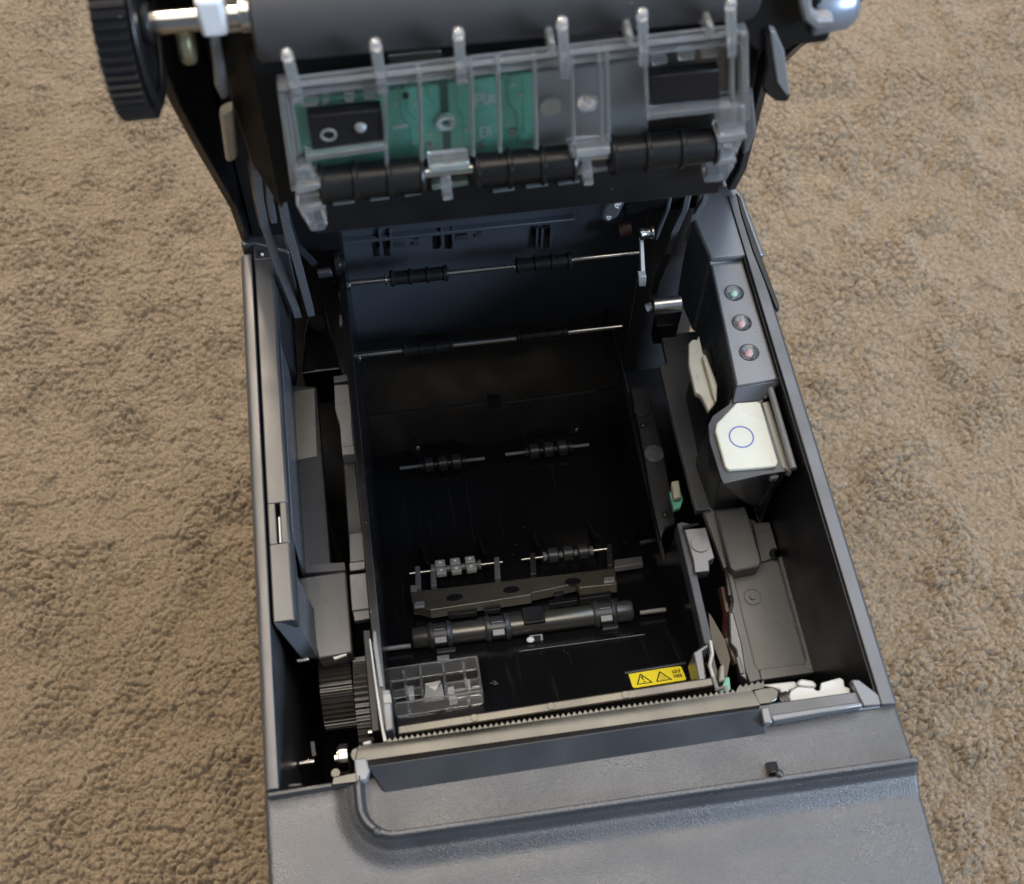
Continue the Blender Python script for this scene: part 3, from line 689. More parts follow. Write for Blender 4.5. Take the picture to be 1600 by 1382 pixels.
# ------------------------------------------------------------------ right frame of the bin
m = MB(); m.pz([(1057,818),(1066,815),(1078,818),(1098,892),(1094,896),(1088,893),(1116,1010),(1100,1006)], -27, 6); m.build('frame_arm', 'rearwall', bev=.35)
m = MB(); m.pz([(1069,827),(1103,824),(1117,872),(1108,877),(1109,893),(1086,895),(1083,876)], -25.5, 4); m.build('arm_pad', 'panel', bev=.3)
c = Z(1094,850,-25.4); MB().disc(c, (0,0,1), 2.55, .25, 30).build('arm_disc', 'panel', bev=.08)
m = MB(); m.pz([(1067,822),(1091,817),(1092,820),(1068,826)], -24.8, 1); m.build('arm_slot', 'deep', bev=0)
m = MB(); m.pz([(1083,1020),(1106,1005),(1109,1011),(1098,1018),(1104,1062),(1107,1069),(1095,1074)], -20, 10); m.build('arm_clip', 'panel', bev=.35)
m = MB(); m.tube([Z(1110,1002,-19), Z(1113,1022,-19), Z(1109,1040,-19), Z(1115,1060,-19), Z(1121,1078,-12), Z(1134,1074,-9), Z(1138,1086,-6)], .5, 10); m.build('wire_spring', 'zinc', bev=0)
m = MB(); m.pz([(1106,955),(1112,962),(1134,1000),(1142,1030),(1136,1062),(1126,1040),(1110,1000)], -34, 3); m.build('shield_plate', mat('steel with painted brown reflection', (.045,.038,.028), .3, metal=.6), bev=.2)  # steel plate; the dark-brown reflection in it is mixed into the base colour
m = MB(); m.pz([(1125,1040),(1132,1037),(1134,1064),(1123,1066)], -22, 6); m.build('pale_latch', 'ivory', bev=.5)
m = MB(); m.tube([Z(1128,920,-46), Z(1136,960,-46), Z(1134,1000,-44), Z(1150,1040,-44)], 1.4, 10); m.build('flex_cable', 'amber', bev=0)
m = MB(); m.pz([(1118,1060),(1140,1058),(1142,1078),(1124,1082)], -30, 3); m.build('small_circuit', 'pcb', bev=.2)
m = MB(); m.tube([Z(1153,1028,-30), Z(1160,1053,-30)], .6, 8); m.build('clip_edge', 'grey2', bev=0)
# inner frame strip with bosses (right wall of the roll bin)
m = MB(); m.pz([(985,607),(1012,604),(1022,650),(1036,700),(1052,790),(1056,818),(1040,825),(1033,842),(1018,780),(1004,700),(992,640)], -60, 3); m.build('frame_strip', 'smooth', bev=.4)
for a, r in (((1003,641),2.6),((1022,710),3.1)):
    MB().disc(Z(a[0], a[1], -59.9), (0,0,1), r, .5, 28).build('frame_boss', 'panel' if r > 3 else 'smooth', bev=.12)
for a in ((1005,665),(1039,805)):
    c = Z(*a, -59.9); MB().ring(c, (0,0,1), .5, 1.1, .5, 20).build('screw_ring', 'black', bev=.05); MB().disc(c, (0,0,1), .5, .4, 14).build('screw', 'steel', bev=.1)
m = MB(); m.pz([(1049,752),(1061,750),(1065,777),(1053,779)], -48, 3); m.build('sensor_tab', 'beige', bev=.5)
m = MB(); m.pz([(1046,768),(1063,766),(1068,780),(1063,794),(1053,797)], -51, 2); m.build('small_circuit', 'pcb', bev=.2)
m = MB(); m.tube([Z(1000,849,-70), Z(1032,842,-70)], .7, 10); m.build('cross_pin', 'smooth', bev=0)

# ------------------------------------------------------------------ right mechanism: plates, tray, bracket
m = MB(); m.pz([(1033,524),(1090,517),(1150,640),(1150,800),(1114,803),(1110,796),(1088,798),(1052,660),(1030,570),(1043,567)], -42.5, 3); m.build('frame_plate', 'tray', bev=.3)
tray_out = [(1088,798),(1112,796),(1122,803),(1120,788),(1200,815),(1277,1050),(1170,1068),(1160,1062),(1153,1025),(1141,1008),(1141,960),(1148,930),(1133,925),(1120,880),(1105,812)]
m = MB(); m.pz([(1098,800),(1114,797),(1202,818),(1278,1052),(1172,1068),(1163,1062),(1155,1018),(1144,1008),(1139,958),(1143,938),(1137,930),(1131,885)], -43.2, 2.2); m.build('tray', 'tray', bev=.35)
# tray rim (the frame round the sunken field)
rim_o = [(1137,893),(1140,888),(1220,868),(1277,1051),(1172,1067),(1146,960),(1150,935)]
m = MB(); m.pz([(1136,888),(1146,900),(1180,1040),(1186,1046),(1190,1062),(1172,1067),(1154,1020),(1142,962),(1146,940)], -41.2, 2); m.build('tray_rim', 'tray', bev=.3)
m = MB(); m.pz([(1186,1046),(1254,1037),(1277,1050),(1190,1063)], -41.25, 2); m.build('tray_rim', 'tray', bev=.3)
m = MB(); m.pz([(1216,870),(1224,868),(1277,1050),(1256,1040),(1260,1030)], -41.2, 2); m.build('tray_rim', 'tray', bev=.25)
c = Z(1176,933,-43.1); m = MB(); m.ring(c, (0,0,1), 2.25, 2.5, .22, 34); m.disc(c, (0,0,1), .9, .35, 20); m.build('tray_boss', 'tray', bev=.08)
m = MB(); m.pz([(1176,818),(1203,816),(1216,862),(1208,872),(1190,878)], -41.6, 2); m.build('tray_shelf', 'tray', bev=.3)
c = Z(1211,866,-41.4); MB().disc(c, (0,0,1), 1.7, .3, 24).build('tray_hole', 'deep', bev=0); m = MB(); m.pz([(1211,860),(1228,860),(1229,869),(1211,871)], -41.1, .3); m.build('tray_hole', 'deep', bev=0)
m = MB(); m.pz([(1119,799),(1164,790),(1170,808),(1190,878),(1186,885),(1148,893),(1141,886)], -37.5, 5.5); m.build('tray_box', 'tray', bev=.6, seg=3)
m = MB(); m.pz([(1101,802),(1117,799),(1137,886),(1131,888)], -41, 2.5); m.build('tray_flange', 'grey2', bev=.3)
m = MB(); m.pz([(1131,888),(1138,886),(1146,930),(1138,932)], -42, 4); m.build('tray_flange', 'smooth', bev=.3)
m = MB(); m.pz([(1139,958),(1146,955),(1160,1008),(1168,1064),(1157,1056),(1150,1015),(1141,1005)], -40.6, 5); m.build('tray_flange', 'panel', bev=.4)
MB().box(141.1, 141.55, 0.5, 150, -100, -1).build('inner_wall', 'black', bev=.1)
# LED housing and its side walls
hz = -2.6
P = lambda a, b, z: Z(a, b, z)
m = MB()
top = [P(1109,409,hz), P(1183,401,hz), P(1226,592,hz), P(1150,604,hz)]
bot = [P(1109,409,hz)+[3.5,2,-40], P(1183,401,hz)+[0,2,-40], P(1226,592,hz)+[0,-1,-40], P(1150,604,hz)+[2.0,0,-40]]
m.loft(bot, top); led = m.build('indicator_housing', 'panel', bev=.7, seg=3)
m = MB(); m.loft([P(1108,400,-1)-[0,0,4], P(1170,393,-1)-[0,0,4], P(1162,408,hz)-[0,0,1], P(1111,414,hz)-[0,0,1]], [P(1108,400,-.9), P(1172,393,-.9), P(1162,406,hz+.05), P(1110,414,hz+.05)]); m.build('housing_step', 'grey2', bev=.2)
m = MB(); m.pz([(1184,403),(1190,402),(1236,594),(1229,595)], -4.6, 3); m.build('housing_gutter', 'black', bev=.3)
for (a, b, c_) in ((1147,458,'led_g'), (1159,504.5,'led_r'), (1170.5,551,'led_r')):
    c = Z(a, b, hz)
    bz = MB().ring(c-[0,0,.05], (0,0,1), 2.45, 2.8, .2, 40).build('indicator_light', 'black', bev=.08)
    MB().disc(c-[0,0,.02], (0,0,1), 2.46, .1, 32).build('light_well', M_['well'], bz, bev=0)
    MB().lathe(c+[-.35,-.55,.1], c+[-.35,-.55,.9], [(0,1.1),(.5,1.0),(.8,.7),(1,.25)], 22).build('bulb', c_, bz, bev=0)
    MB().lathe(c+[0,0,.1], c+[0,0,1.25], [(0,2.44),(.3,2.35),(.7,1.8),(.92,.9),(1,.15)], 32).build('lens_dome', 'lens', bz, bev=0)
# button block
bz_ = -7.0
m = MB()
outl = [(1148,607),(1204,598),(1196,622),(1190,632),(1226,724),(1228,737),(1190,743),(1131,757),(1126,748),(1108,690),(1106,664),(1113,650),(1138,632),(1143,622)]
top = [Z(a, b, bz_) for a, b in outl]; ctr = sum(top)/len(top)
low = [p+np.array([0, 0, -35.5]) for p in top]
for i_, q_ in {6:(1192,800), 7:(1166,789), 8:(1112,797), 9:(1108,790), 10:(1087,728), 11:(1088,716), 12:(1101,700), 13:(1120,690)}.items(): low[i_-0] = Z(q_[0], q_[1], -42)
low[5] = Z(1200, 790, -42)
m.loft(low, top); m.build('button_block', 'smooth', bev=.8, seg=3)
m = MB(); m.loft([P(1149,606,hz-1)-[0,0,5], P(1224,594,hz-1)-[0,0,5], P(1190,628,bz_)-[0,0,3], P(1143,630,bz_)-[0,0,3]], [P(1150,605,hz-.3), P(1222,594,hz-.3), P(1188,626,bz_+.2), P(1144,631,bz_+.2)]); m.build('block_slope', 'panel', bev=.3)
bpx = [(1146,634),(1150,629),(1184,627),(1189,630),(1216,722),(1213,729),(1139,734),(1133,730),(1117,673),(1119,662)]
m = MB(); m.pz(bpx, bz_+1.1, 3); btn = m.build('feed_button', 'cream', bev=.45, seg=3, label='cream push button with a thin blue ring printed on it')
c = Z(1158.5,683,bz_+1.12); MB().ring(c, (0,0,1), 2.98, 3.38, .05, 64).build('printed_ring', 'blue', btn, bev=0)
m = MB(); m.pz([(1190,629),(1202,626),(1226,700),(1238,738),(1222,730),(1212,700)], -6.8, 3); m.build('button_side', 'ivory', bev=.4)
m = MB(); m.tube([Z(1203,606,-5), Z(1240,733,-5)], .95, 14); m.build('guide_rod', 'grey2', bev=0)
m = MB(); m.tube([Z(1194,622,-7), Z(1206,604,-5)], .6, 8); m.build('rod_arm', 'grey2', bev=0)
m = MB(); m.slab([Z(1204,745,-12), Z(1212,742,-12), Z(1212,748,-12), Z(1183,800,-40), Z(1176,800,-40)], (1.2,0,0)); m.build('support_rib', 'black', bev=.3)
m = MB(); m.pz([(1203,742),(1217,740),(1217,746),(1204,748)], -9, 2); m.build('rib_head', 'grey2', bev=.3)
# beige lever
m = MB(); m.pz([(1076,537),(1082,530),(1089,531),(1092,523),(1099,553),(1104,556),(1121,600),(1120,625),(1116,632),(1107,642),(1099,625),(1094,617),(1086,613),(1076,570)], -12, 2.2); lev = m.build('beige_lever', 'beige', bev=.45, label='beige release lever')
m = MB(); m.pz([(1097,556),(1102,553),(1121,604),(1119,628),(1114,618)], -10.6, 1.6); m.build('lever_rib', 'beige', lev, bev=.4)
m = MB(); m.pz([(1089,584),(1091,583),(1094,590),(1093,597),(1090,592)], -11.8, .5); m.build('lever_dimple', 'cream', lev, bev=.2)
m = MB(); m.pz([(1090,545),(1112,543),(1124,610),(1112,640)], -14.5, 26); m.build('lever_mount', 'black', bev=.4)
# hinge shaft
a = Yp(1020,478,118); b = Yp(1064,473,118); MB().cyl(a, b, 2.0, 24).build('hinge_shaft', 'steel', bev=.2)
a2 = Yp(1009,482,118); MB().cyl(a2, a, 1.1, 16).build('hinge_tip', 'grey2', bev=.2)
m = MB(); m.pz([(1022,492),(1066,486),(1060,508),(1026,510)], -36, 10); m.build('shaft_block', 'black', bev=.4)
# vertical metal clip
m = MB(); a = Yp(1000,366,146); b = Yp(1021,363,146); m.lathe(a, b, [(0,1.9),(.15,1.9),(.3,1.6),(.7,1.6),(.85,2.0),(1,2.0)], 22); m.build('clip_head', 'steel', bev=.1)
m = MB(); m.loft([Yp(1000,379,147)+[0,2,0], Yp(1006,379,147)+[0,2,0], Yp(1009,436,138)+[0,2,0], Yp(1002,436,138)+[0,2,0]], [Yp(1000,379,147), Yp(1006,379,147), Yp(1009,436,138), Yp(1002,436,138)])
m.loft([Yp(998,432,138)+[0,2,0], Yp(1010,432,138)+[0,2,0], Yp(1009,448,138)+[0,2,0], Yp(998,448,138)+[0,2,0]], [Yp(998,432,137.5), Yp(1010,432,137.5), Yp(1009,448,137.5), Yp(998,448,137.5)]); m.build('spring_clip', 'zinc', bev=.2)
m = MB(); m.tube([Yp(967,360,158), Yp(986,356,158)], 2.2, 20); m.build('copper_pin', 'amber', bev=0)

# white zinc bracket, springs
br = MB().pz([(1283,1067),(1312,1059),(1318,1062),(1320,1073),(1328,1075),(1330,1093),(1289,1099),(1282,1096),(1266,1096),(1258,1099),(1254,1106),(1234,1107),(1230,1094),(1236,1079),(1247,1073),(1272,1075),(1275,1079),(1281,1079)], -3.2, 1.1).build('latch_bracket', 'zinc', bev=.22)
MB().pz([(1189,1070),(1242,1064),(1250,1075),(1234,1079),(1226,1090),(1218,1078)], -7, 1.2).build('bracket_plate', 'zinc', br, bev=.4)
MB().pz([(1244,1066),(1252,1060),(1270,1063),(1278,1070),(1274,1076),(1248,1073)], -4.6, 1.4).build('bracket_curl', 'zinc', br, bev=.6, seg=3)
MB().pz([(1255,1101),(1262,1097),(1282,1096),(1287,1100),(1286,1103),(1256,1106)], -3.6, 1).build('bracket_gap', 'deep', br, bev=.1)
m = MB(); a = Z(1217,1099,-4); b = Z(1231,1094,-4)
pts = []
for i in range(0, 81):
    t = i/80; an = t*2*math.pi*5.5; p = a*(1-t)+b*t; pts.append(p+np.array([0, math.cos(an)*2.0, math.sin(an)*2.0]))
m.tube(pts, .2, 6); m.build('coil_spring', 'tube', bev=0)
m = MB(); m.pz([(1202,1104),(1220,1100),(1222,1112),(1208,1115)], -4.5, 2); m.build('bracket_foot', 'ivory', bev=.3)
m = MB(); nn = 10
T = [Z(1152+ i*4.6, 1076-.9*i-(5 if i % 2 else 0), -3.4) for i in range(nn)]; Bq = [Z(1152+i*4.6, 1083-.9*i, -3.2) for i in range(nn)]
v, f = quadstrip(T, Bq, .6); m.add(v, f); m.build('toothed_tab', 'blade', bev=0)

# ------------------------------------------------------------------ gears, front left
def gear(name, xa, xb, y, z, r, teeth, m_='black', tooth=1.0, parent=None):
    m = MB(); seg = teeth*4
    m.lathe((xa, y, z), (xb, y, z), [(0, r), (1, r)], seg, gear=(r*.9, tooth)); return m.build(name, m_, parent, bev=0, smooth=False)
M_['gearp'] = mat('black gear nylon', (.045,.043,.040), .22, grain=.05)
gear('drive_gear', 9.8, 18.2, 36, -44, 9.6, 40, 'gearp', .8)
gear('drive_gear', 19.2, 23.0, 26, -42, 17.5, 64, 'gearp', 1.0)
gear('drive_gear', 19.5, 22.0, 5.5, -36, 8, 26, 'gearp', 1.0)
a = Z(559,1063,-28); b = Z(580,1060,-28); MB().cyl(a, b, 1.2, 16).build('gear_shaft', 'steel', bev=.1)
a = Z(575,1146,-20); b = Z(592,1143,-20); MB().cyl(a, b, 1.0, 16).build('gear_shaft', 'steel', bev=.1)
c = Z(483,1192,-40); m = MB(); m.cyl(c-[2.5,0,0], c+[1.5,0,0], 1.2, 16); m.cyl(c-[.3,0,0], c+[.2,0,0], 1.7, 16); m.build('gear_shaft', 'steel', bev=.1)
a = Z(523,1187,-16); b = Z(545,1184,-16); m = MB(); m.lathe(a, b, [(0,1.4),(.2,1.4),(.22,2.8),(.35,2.8),(.37,3.4),(1,3.4)], 26); m.build('pulley', 'steel', bev=.1)
c = Z(525,1210,-8); MB().disc(c, (0,0,1), 1.2, 1.0, 20).build('washer', 'blade', bev=.2)
m = MB(); m.tube([Z(488,1160,-40), Z(491,1182,-40)], .6, 8); m.build('gear_post', 'grey2', bev=0)
m = MB(); m.pz([(566,1160),(580,1156),(580,1163),(568,1165)], -5, 2); m.build('plate_tab', 'zinc', bev=.3)
MB().box(2.7, 25.4, 2, 10, -90, -40).build('front_bulkhead', 'black', bev=.3)
MB().box(23.4, 25.4, 14, 40, -80, -12).build('gear_plate', 'black', bev=.3)
m = MB(); m.pz([(448,1225),(470,1222),(474,1228),(450,1232)], -3, 2); m.build('edge_boss', 'smooth', bev=.6)

# ------------------------------------------------------------------ raised lid
lid = sub_empty('lid', 'raised lid carrying the platen roller and clear sensor guide')
YG = 90.0
def G(px, py, y=YG): return Yp(px, py, y)
def gq(pts, y, th, name, m_, parent=None, bev=.3, label=None):
    return MB().slab([G(a, b, y) for a, b in pts], (0, th, 0)).build(name, m_, parent or lid, bev=bev, label=label)
# lid outer skin and side flanks
lp = [(113.5, 97), (121, 80), (152, 14), (160, -4), (170, -4), (168, 40), (152, 100), (140, 150), (112, 150), (104, 122)]
MB().prism([(118,150),(108,112),(113,96),(124.5,72),(150,22),(154,4),(160,-3),(168,-3),(166,60),(150,150)], 0, .3, 2.6).build('lid_flank', 'black', lid, bev=.5)
MB().prism([(118,150),(112,112),(122,96),(140,70),(153,48),(153,14),(157,1),(168,1),(166,60),(150,150)], 0, 141.6, 144).build('lid_flank', 'smooth', lid, bev=.5)
MB().prism([(166,-8),(176,-8),(172,10),(160,100),(150,150),(146,150),(156,98)], 0, 2.5, 142).build('lid_skin', 'smooth', lid, bev=.5)
MB().box(3.0, 27.5, 158, 165, -9, 96).build('lid_web', 'black', lid, bev=.4)
MB().box(112, 141, 160, 165, -9, 90).build('lid_web', 'black', lid, bev=.4)
# module housing behind the guide
MB().prism([(97,82),(104,76),(150,70),(154,100),(140,150),(110,150),(99,128)], 0, 19, 116).build('module_body', 'deep', lid, bev=.6)
MB().prism([(93,76),(101,74),(101,84),(93,86)], 0, 26, 112).build('module_lip', 'black', lid, bev=.4)
# platen
pc0 = G(392,22,92); pc1 = G(1185,-62,92); zc = 128.1; yc = 97.0
RP = 8.0
pl = MB().lathe((21.6,yc,zc+2.2), (109.8,yc,zc+2.2), [(0,RP-.6),(.006,RP),(.994,RP),(1,RP-.6)], 64).build('platen_roller', 'platen', lid, bev=0)
MB().cyl((-2,yc,zc+2.2), (21.6,yc,zc+2.2), 2.0, 22).build('platen_shaft', 'steel', lid, bev=0)
MB().cyl((109.8,yc,zc+2.2), (124,yc,zc+2.2), 2.0, 22).build('platen_shaft', 'steel', lid, bev=0)
MB().cyl((19.4,yc,zc+2.2), (21.5,yc,zc+2.2), 3.0, 22).build('shaft_bush', 'steel', lid, bev=.3)
gr = gear('platen_gear', -2.6, 3.0, yc, zc+2.2, 15.8, 58, 'black', .8, lid)
m = MB(); m.ring((3.01,yc,zc+2.2), (1,0,0), 11.5, 14.2, 1.0, 60); m.cyl((3.0,yc,zc+2.2), (4.6,yc,zc+2.2), 3.6, 24); m.build('gear_hub', 'black', gr, bev=.4)
# white bearing with its arm
mw = MB(); mw.box(12.8, 17.4, yc-4.0, yc+4, zc+1.2, zc+9); mw.build('shaft_bearing', 'white', lid, bev=.9, seg=3)
m = MB(); m.slab([G(326,55,94), G(342,52,94), G(358,150,100), G(347,158,100), G(335,135,99), G(333,100,96)], (0,3,0)); m.build('bearing_arm', 'grey2', lid, bev=.5)
m = MB(); m.slab([G(343,182,104), G(365,172,104), G(372,245,112), G(366,254,112), G(353,255,112)], (0,3,0)); m.build('pale_tongue', mat('cream tongue', (.42,.37,.27), .4), lid, bev=.8)
m = MB(); m.slab([G(330,60,98), G(400,50,98), G(455,300,112), G(440,330,120), G(390,250,118)], (0,14,0)); m.build('lid_cheek', 'deep', lid, bev=.8)
m = MB(); m.lathe(G(280,68,99), G(304,66,99), [(0,3.2),(.3,3.8),(.8,3.8),(1,3)], 24); m.build('brass_bush', mat('dull brass', (.22,.20,.12), .4, metal=.6), lid, bev=.2)
# right end: bearing block, hook and bright lever
m = MB(); m.slab([G(1130,-10,92), G(1262,-30,92), G(1310,30,92), G(1292,68,92), G(1240,72,92), G(1232,80,92), G(1180,80,92), G(1150,60,92)], (0,9,0)); m.build('end_block', 'deep', lid, bev=.9)
m = MB(); m.slab([G(1196,50,91), G(1212,62,91), G(1226,90,91), G(1236,152,91), G(1230,161,91), G(1212,160,91), G(1194,146,91), G(1190,133,91), G(1198,105,91)], (0,5,0)); m.build('hook', 'black', lid, bev=.5)
m = MB(); m.slab([G(1203,48,90.6), G(1212,50,90.6), G(1226,82,90.6), G(1235,149,90.6), G(1228,150,90.6), G(1214,130,90.6), G(1208,90,90.6)], (0,2,0)); m.build('hook_face', 'grey2', lid, bev=.3)
m = MB(); m.slab([G(1247,-10,88), G(1268,-12,88), G(1270,22,88), G(1282,32,88), G(1302,30,88), G(1306,38,88), G(1276,50,88), G(1256,34,88)], (0,3,0)); m.build('knob_rim', 'grey2', lid, bev=.6)
m = MB(); a = G(1262,8,96); b = G(1334,-2,96); m.lathe(a, b, [(0,5.2),(.1,5.6),(.8,5.2),(1,4.0)], 26); m.build('bright_knob', mat('chromed knob', (.26,.30,.38), .34, metal=.7), lid, bev=.3)
m = MB(); m.tube([G(1182,105,100), G(1190,98,100)], .8, 8); m.build('flank_stud', 'grey2', lid, bev=0)
m = MB(); m.slab([G(1164,150,97), G(1176,140,97), G(1183,205,97), G(1172,235,97), G(1160,246,97)], (0,5,0)); m.build('guide_cheek', 'panel', lid, bev=.6)
# clear guide plate
gpl = [(440,136),(1166,50),(1166,248),(1126,262),(500,330),(466,330)]
plate = gq([(438,140),(1165,52),(1170,190),(1126,200),(500,268),(460,280)], YG+1.0, .9, 'sensor_guide', 'clear', bev=.3, label='clear plastic sensor guide with ribs, in front of the green circuit board')
frame = MB()
def bar3(a, b, w, y0, y1):
    A = G(*a, y0); B = G(*b, y0); t = B-A; t /= np.linalg.norm(t); s_ = np.cross(t, (0,1,0))*w/2
    frame.loft([A-s_+[0,y1-y0,0], B-s_+[0,y1-y0,0], B+s_+[0,y1-y0,0], A+s_+[0,y1-y0,0]], [A-s_, B-s_, B+s_, A+s_])
frame = MB()
bar3((436,138),(1166,52),1.3, YG-1.0, YG+1); bar3((445,152),(1160,68),.5, YG-.3, YG+1)
bar3((441,138),(462,300),1.7, YG-1.6, YG+2); bar3((452,150),(470,255),.8, YG-.5, YG+1)
bar3((1163,52),(1166,190),1.5, YG-1.6, YG+2); bar3((1143,60),(1146,190),.9, YG-1, YG+1)
bar3((478,250),(605,232),1.4, YG-2.0, YG+1); bar3((1010,185),(1125,172),1.5, YG-1.8, YG+1)
frame.build('guide_frame', 'frost', plate, bev=.25)
for (px, t_) in ((600,124),(655,118),(736,108),(778,102),(835,97),(893,94),(937,88),(948,86),(1008,80)):
    frame = MB(); bar3((px,t_),(px+4,t_+ (138 if px != 1008 else 110)),.75, YG-1.2, YG+1); frame.build('guide_rib', 'frost', plate, bev=.15)
# standing fins with bright tops
for (a, b, c_, d_) in ((449,88,464,150),(587,72,597,135),(716,55,722,120),(878,38,884,112),(1003,25,1008,92),(1141,8,1146,78)):
    A = G(a, b, YG-7); B = G(c_, d_, YG-1.5); w_ = .95
    fin = MB().loft([A+[-w_,0,-.6], A+[w_,0,-.6], B+[w_,0,-2], B+[-w_,0,-2]], [A+[-w_,0,1.4], A+[w_,0,1.4], B+[w_,2.4,2], B+[-w_,2.4,2]]).build('guide_fin', 'frost', plate, bev=.3)
    MB().lathe(A+[0,-.2,-.4], A+[0,-.2,1.4], [(0,.95),(.5,1.0),(.9,.8),(1,.4)], 14).build('fin_tip', 'frost', fin, bev=0)
for (a, b) in ((861,68),(982,56),(1107,43)):
    c = G(a, b+4, YG-4); MB().box(c[0]-.6, c[0]+.6, c[1]-1, c[1]+4, c[2]-1.4, c[2]+1.6).build('fin_block', 'frost', plate, bev=.35)
for (p_, y_) in (([(606,88),(690,80),(694,98),(612,106)], YG+2), ([(885,52),(964,44),(972,76),(890,84)], YG+2)):
    gq(p_, y_, .7, 'guide_tongue', 'clear', plate, bev=.2)
# circuit board and its print
pcb = gq([(452,160),(830,112),(838,236),(465,262)], YG+4.5, 1.4, 'circuit_board', 'pcb', bev=.1)
gq([(835,112),(1010,92),(1012,215),(840,240)], YG+5.2, 1.2, 'grey_backing', mat('grey backing', (.34,.34,.34), .4), bev=.2)
def silk(name, strokes, y, w, m_='silk'):
    m = MB()
    for (a, b) in strokes:
        if name == 'board_print' and a[0] > 700: a = (743+(a[0]-733)*.82, a[1]); b = (743+(b[0]-733)*.82, b[1])
        A = G(*a, y); B = G(*b, y); t = B-A; L = np.linalg.norm(t); t = t/L; s_ = np.cross(t, (0,1,0))*w/2
        m.slab([A-s_-t*w*.3, B-s_+t*w*.3, B+s_+t*w*.3, A+s_-t*w*.3], (0,.1,0))
    m.build(name, m_, pcb, bev=0)
yS = YG+4.35
silk('board_print', [((733,146),(733,164)),((733,146),(742,144)),((742,144),(744,153)),((733,155),(744,153)),((749,144),(749,161)),((749,161),(757,159)),((757,159),(758,146)),((762,147),(768,158)),((768,146),(760,160))], yS, .35)
silk('board_print', [((742,198),(742,212)),((742,198),(749,197)),((742,205),(748,204)),((742,212),(750,211)),((754,197),(755,210)),((754,204),(761,203)),((760,196),(762,210))], yS, .3)
silk('board_print', [((615,198),(637,194))], yS, .7)
silk('track', [((692,120),(694,170)),((697,200),(700,260))], yS, 1.6, mat('dark green track', (.010,.10,.065), .35))
silk('copper_trace', [((622,128),(626,180)),((626,180),(640,196)),((640,196),(642,236)),((632,127),(636,172)),((636,172),(650,186)),((665,125),(669,150)),((669,150),(680,160)),((710,120),(714,168)),((714,168),(722,178)),((722,178),(724,222)),((790,112),(793,160)),((793,160),(806,172)),((806,172),(808,222)),((815,110),(818,205))], yS, .28, mat('pale green trace', (.07,.33,.23), .4))
for a in ((618,160),(620,212),(648,160),(646,222),(672,206),(718,128),(728,200),(800,130),(790,190),(822,218),(812,146)):
    MB().disc(G(a[0], a[1], yS), (0,-1,0), .42, .15, 14).build('solder_pad', 'copper', pcb, bev=0)
for a in ((634,150,9,5),(672,226,8,5),(800,206,10,5),(752,226,9,4)):
    gq([(a[0]-a[2]/2,a[1]-a[3]/2+.5),(a[0]+a[2]/2,a[1]-a[3]/2-.5),(a[0]+a[2]/2,a[1]+a[3]/2-.5),(a[0]-a[2]/2,a[1]+a[3]/2+.5)], yS-.8, .8, 'chip_component', 'black' if a[0] % 4 else 'ivory', pcb, bev=.08)
c = G(695,184,yS); m = MB(); m.ring(c, (0,-1,0), 1.0, 1.9, 1.4, 24); m.build('light_sensor', 'silk', pcb, bev=.2)
c = G(858,160,YG+4.6); MB().disc(c, (0,-1,0), 2.1, 1.2, 28).build('round_pad', 'cream', pcb, bev=.3)
c = G(918,160,YG+.5); MB().lathe(c, c+[0,-1.8,0], [(0,2.0),(.6,1.7),(1,.7)], 22).build('lens_dome', 'frost', plate, bev=0)
for a in ((483,158,28,16),(545,152,16,14),(580,148,24,14),(508,154,10,18)):
    gq([(a[0]-a[2]/2,a[1]-a[3]/2),(a[0]+a[2]/2,a[1]-a[3]/2-2),(a[0]+a[2]/2+1,a[1]+a[3]/2-2),(a[0]-a[2]/2+1,a[1]+a[3]/2)], YG+2.0, 1.4, 'guide_cell', 'frost', plate, bev=.3)
# black sensors
sn = gq([(480,184),(596,172),(602,226),(488,238)], YG-.4, 3, 'optical_sensor', 'black', bev=.3)
MB().ring(G(513,210,YG-.45), (0,-1,0), 1.0, 1.6, .4, 24).build('sensor_eye', 'grey2', sn, bev=.1)
MB().lathe(G(563,198,YG-.4), G(563,198,YG-1.0), [(0,1.2),(.6,1.0),(1,.4)], 18).build('sensor_eye', 'grey2', sn, bev=0)
gq([(1016,122),(1124,109),(1126,156),(1018,166)], YG-.2, 3, 'optical_sensor', 'black', bev=.3)
for a in ((1030,96,24,12),(1072,88,26,14),(1108,84,26,14)):
    gq([(a[0]-a[2]/2,a[1]-a[3]/2+1),(a[0]+a[2]/2,a[1]-a[3]/2-2),(a[0]+a[2]/2+1,a[1]+a[3]/2-2),(a[0]-a[2]/2+1,a[1]+a[3]/2+1)], YG+1.4, 1.6, 'guide_cell', 'frost', plate, bev=.35)
# three small rubber rollers along the lower edge
def grp(x0, y0, x1, y1, name='guide_roller'):
    a = G(x0, y0, YG-.5); b = G(x1, y1, YG-.5); z = (a[2]+b[2])/2; a[2] = b[2] = z-.3; R = 4.15
    prof = [(0, 3.1), (.015, 3.95)]
    for k in range(3):
        t = .03+k*.315; prof += [(t, R), (t+.015, R), (t+.03, 3.65), (t+.29, 3.65), (t+.30, R)]
    prof += [(.985, 3.95), (1, 3.1)]
    MB().lathe(a, b, prof, 32).build(name, 'rubber', lid, bev=0)
    return z
grp(497,287,664,270); grp(738,266,900,250); grp(950,240,1120,224)
MB().cyl(G(480,290,YG-.5), G(1140,222,YG-.5), 1.2, 16).build('guide_axle', 'steel', lid, bev=0)
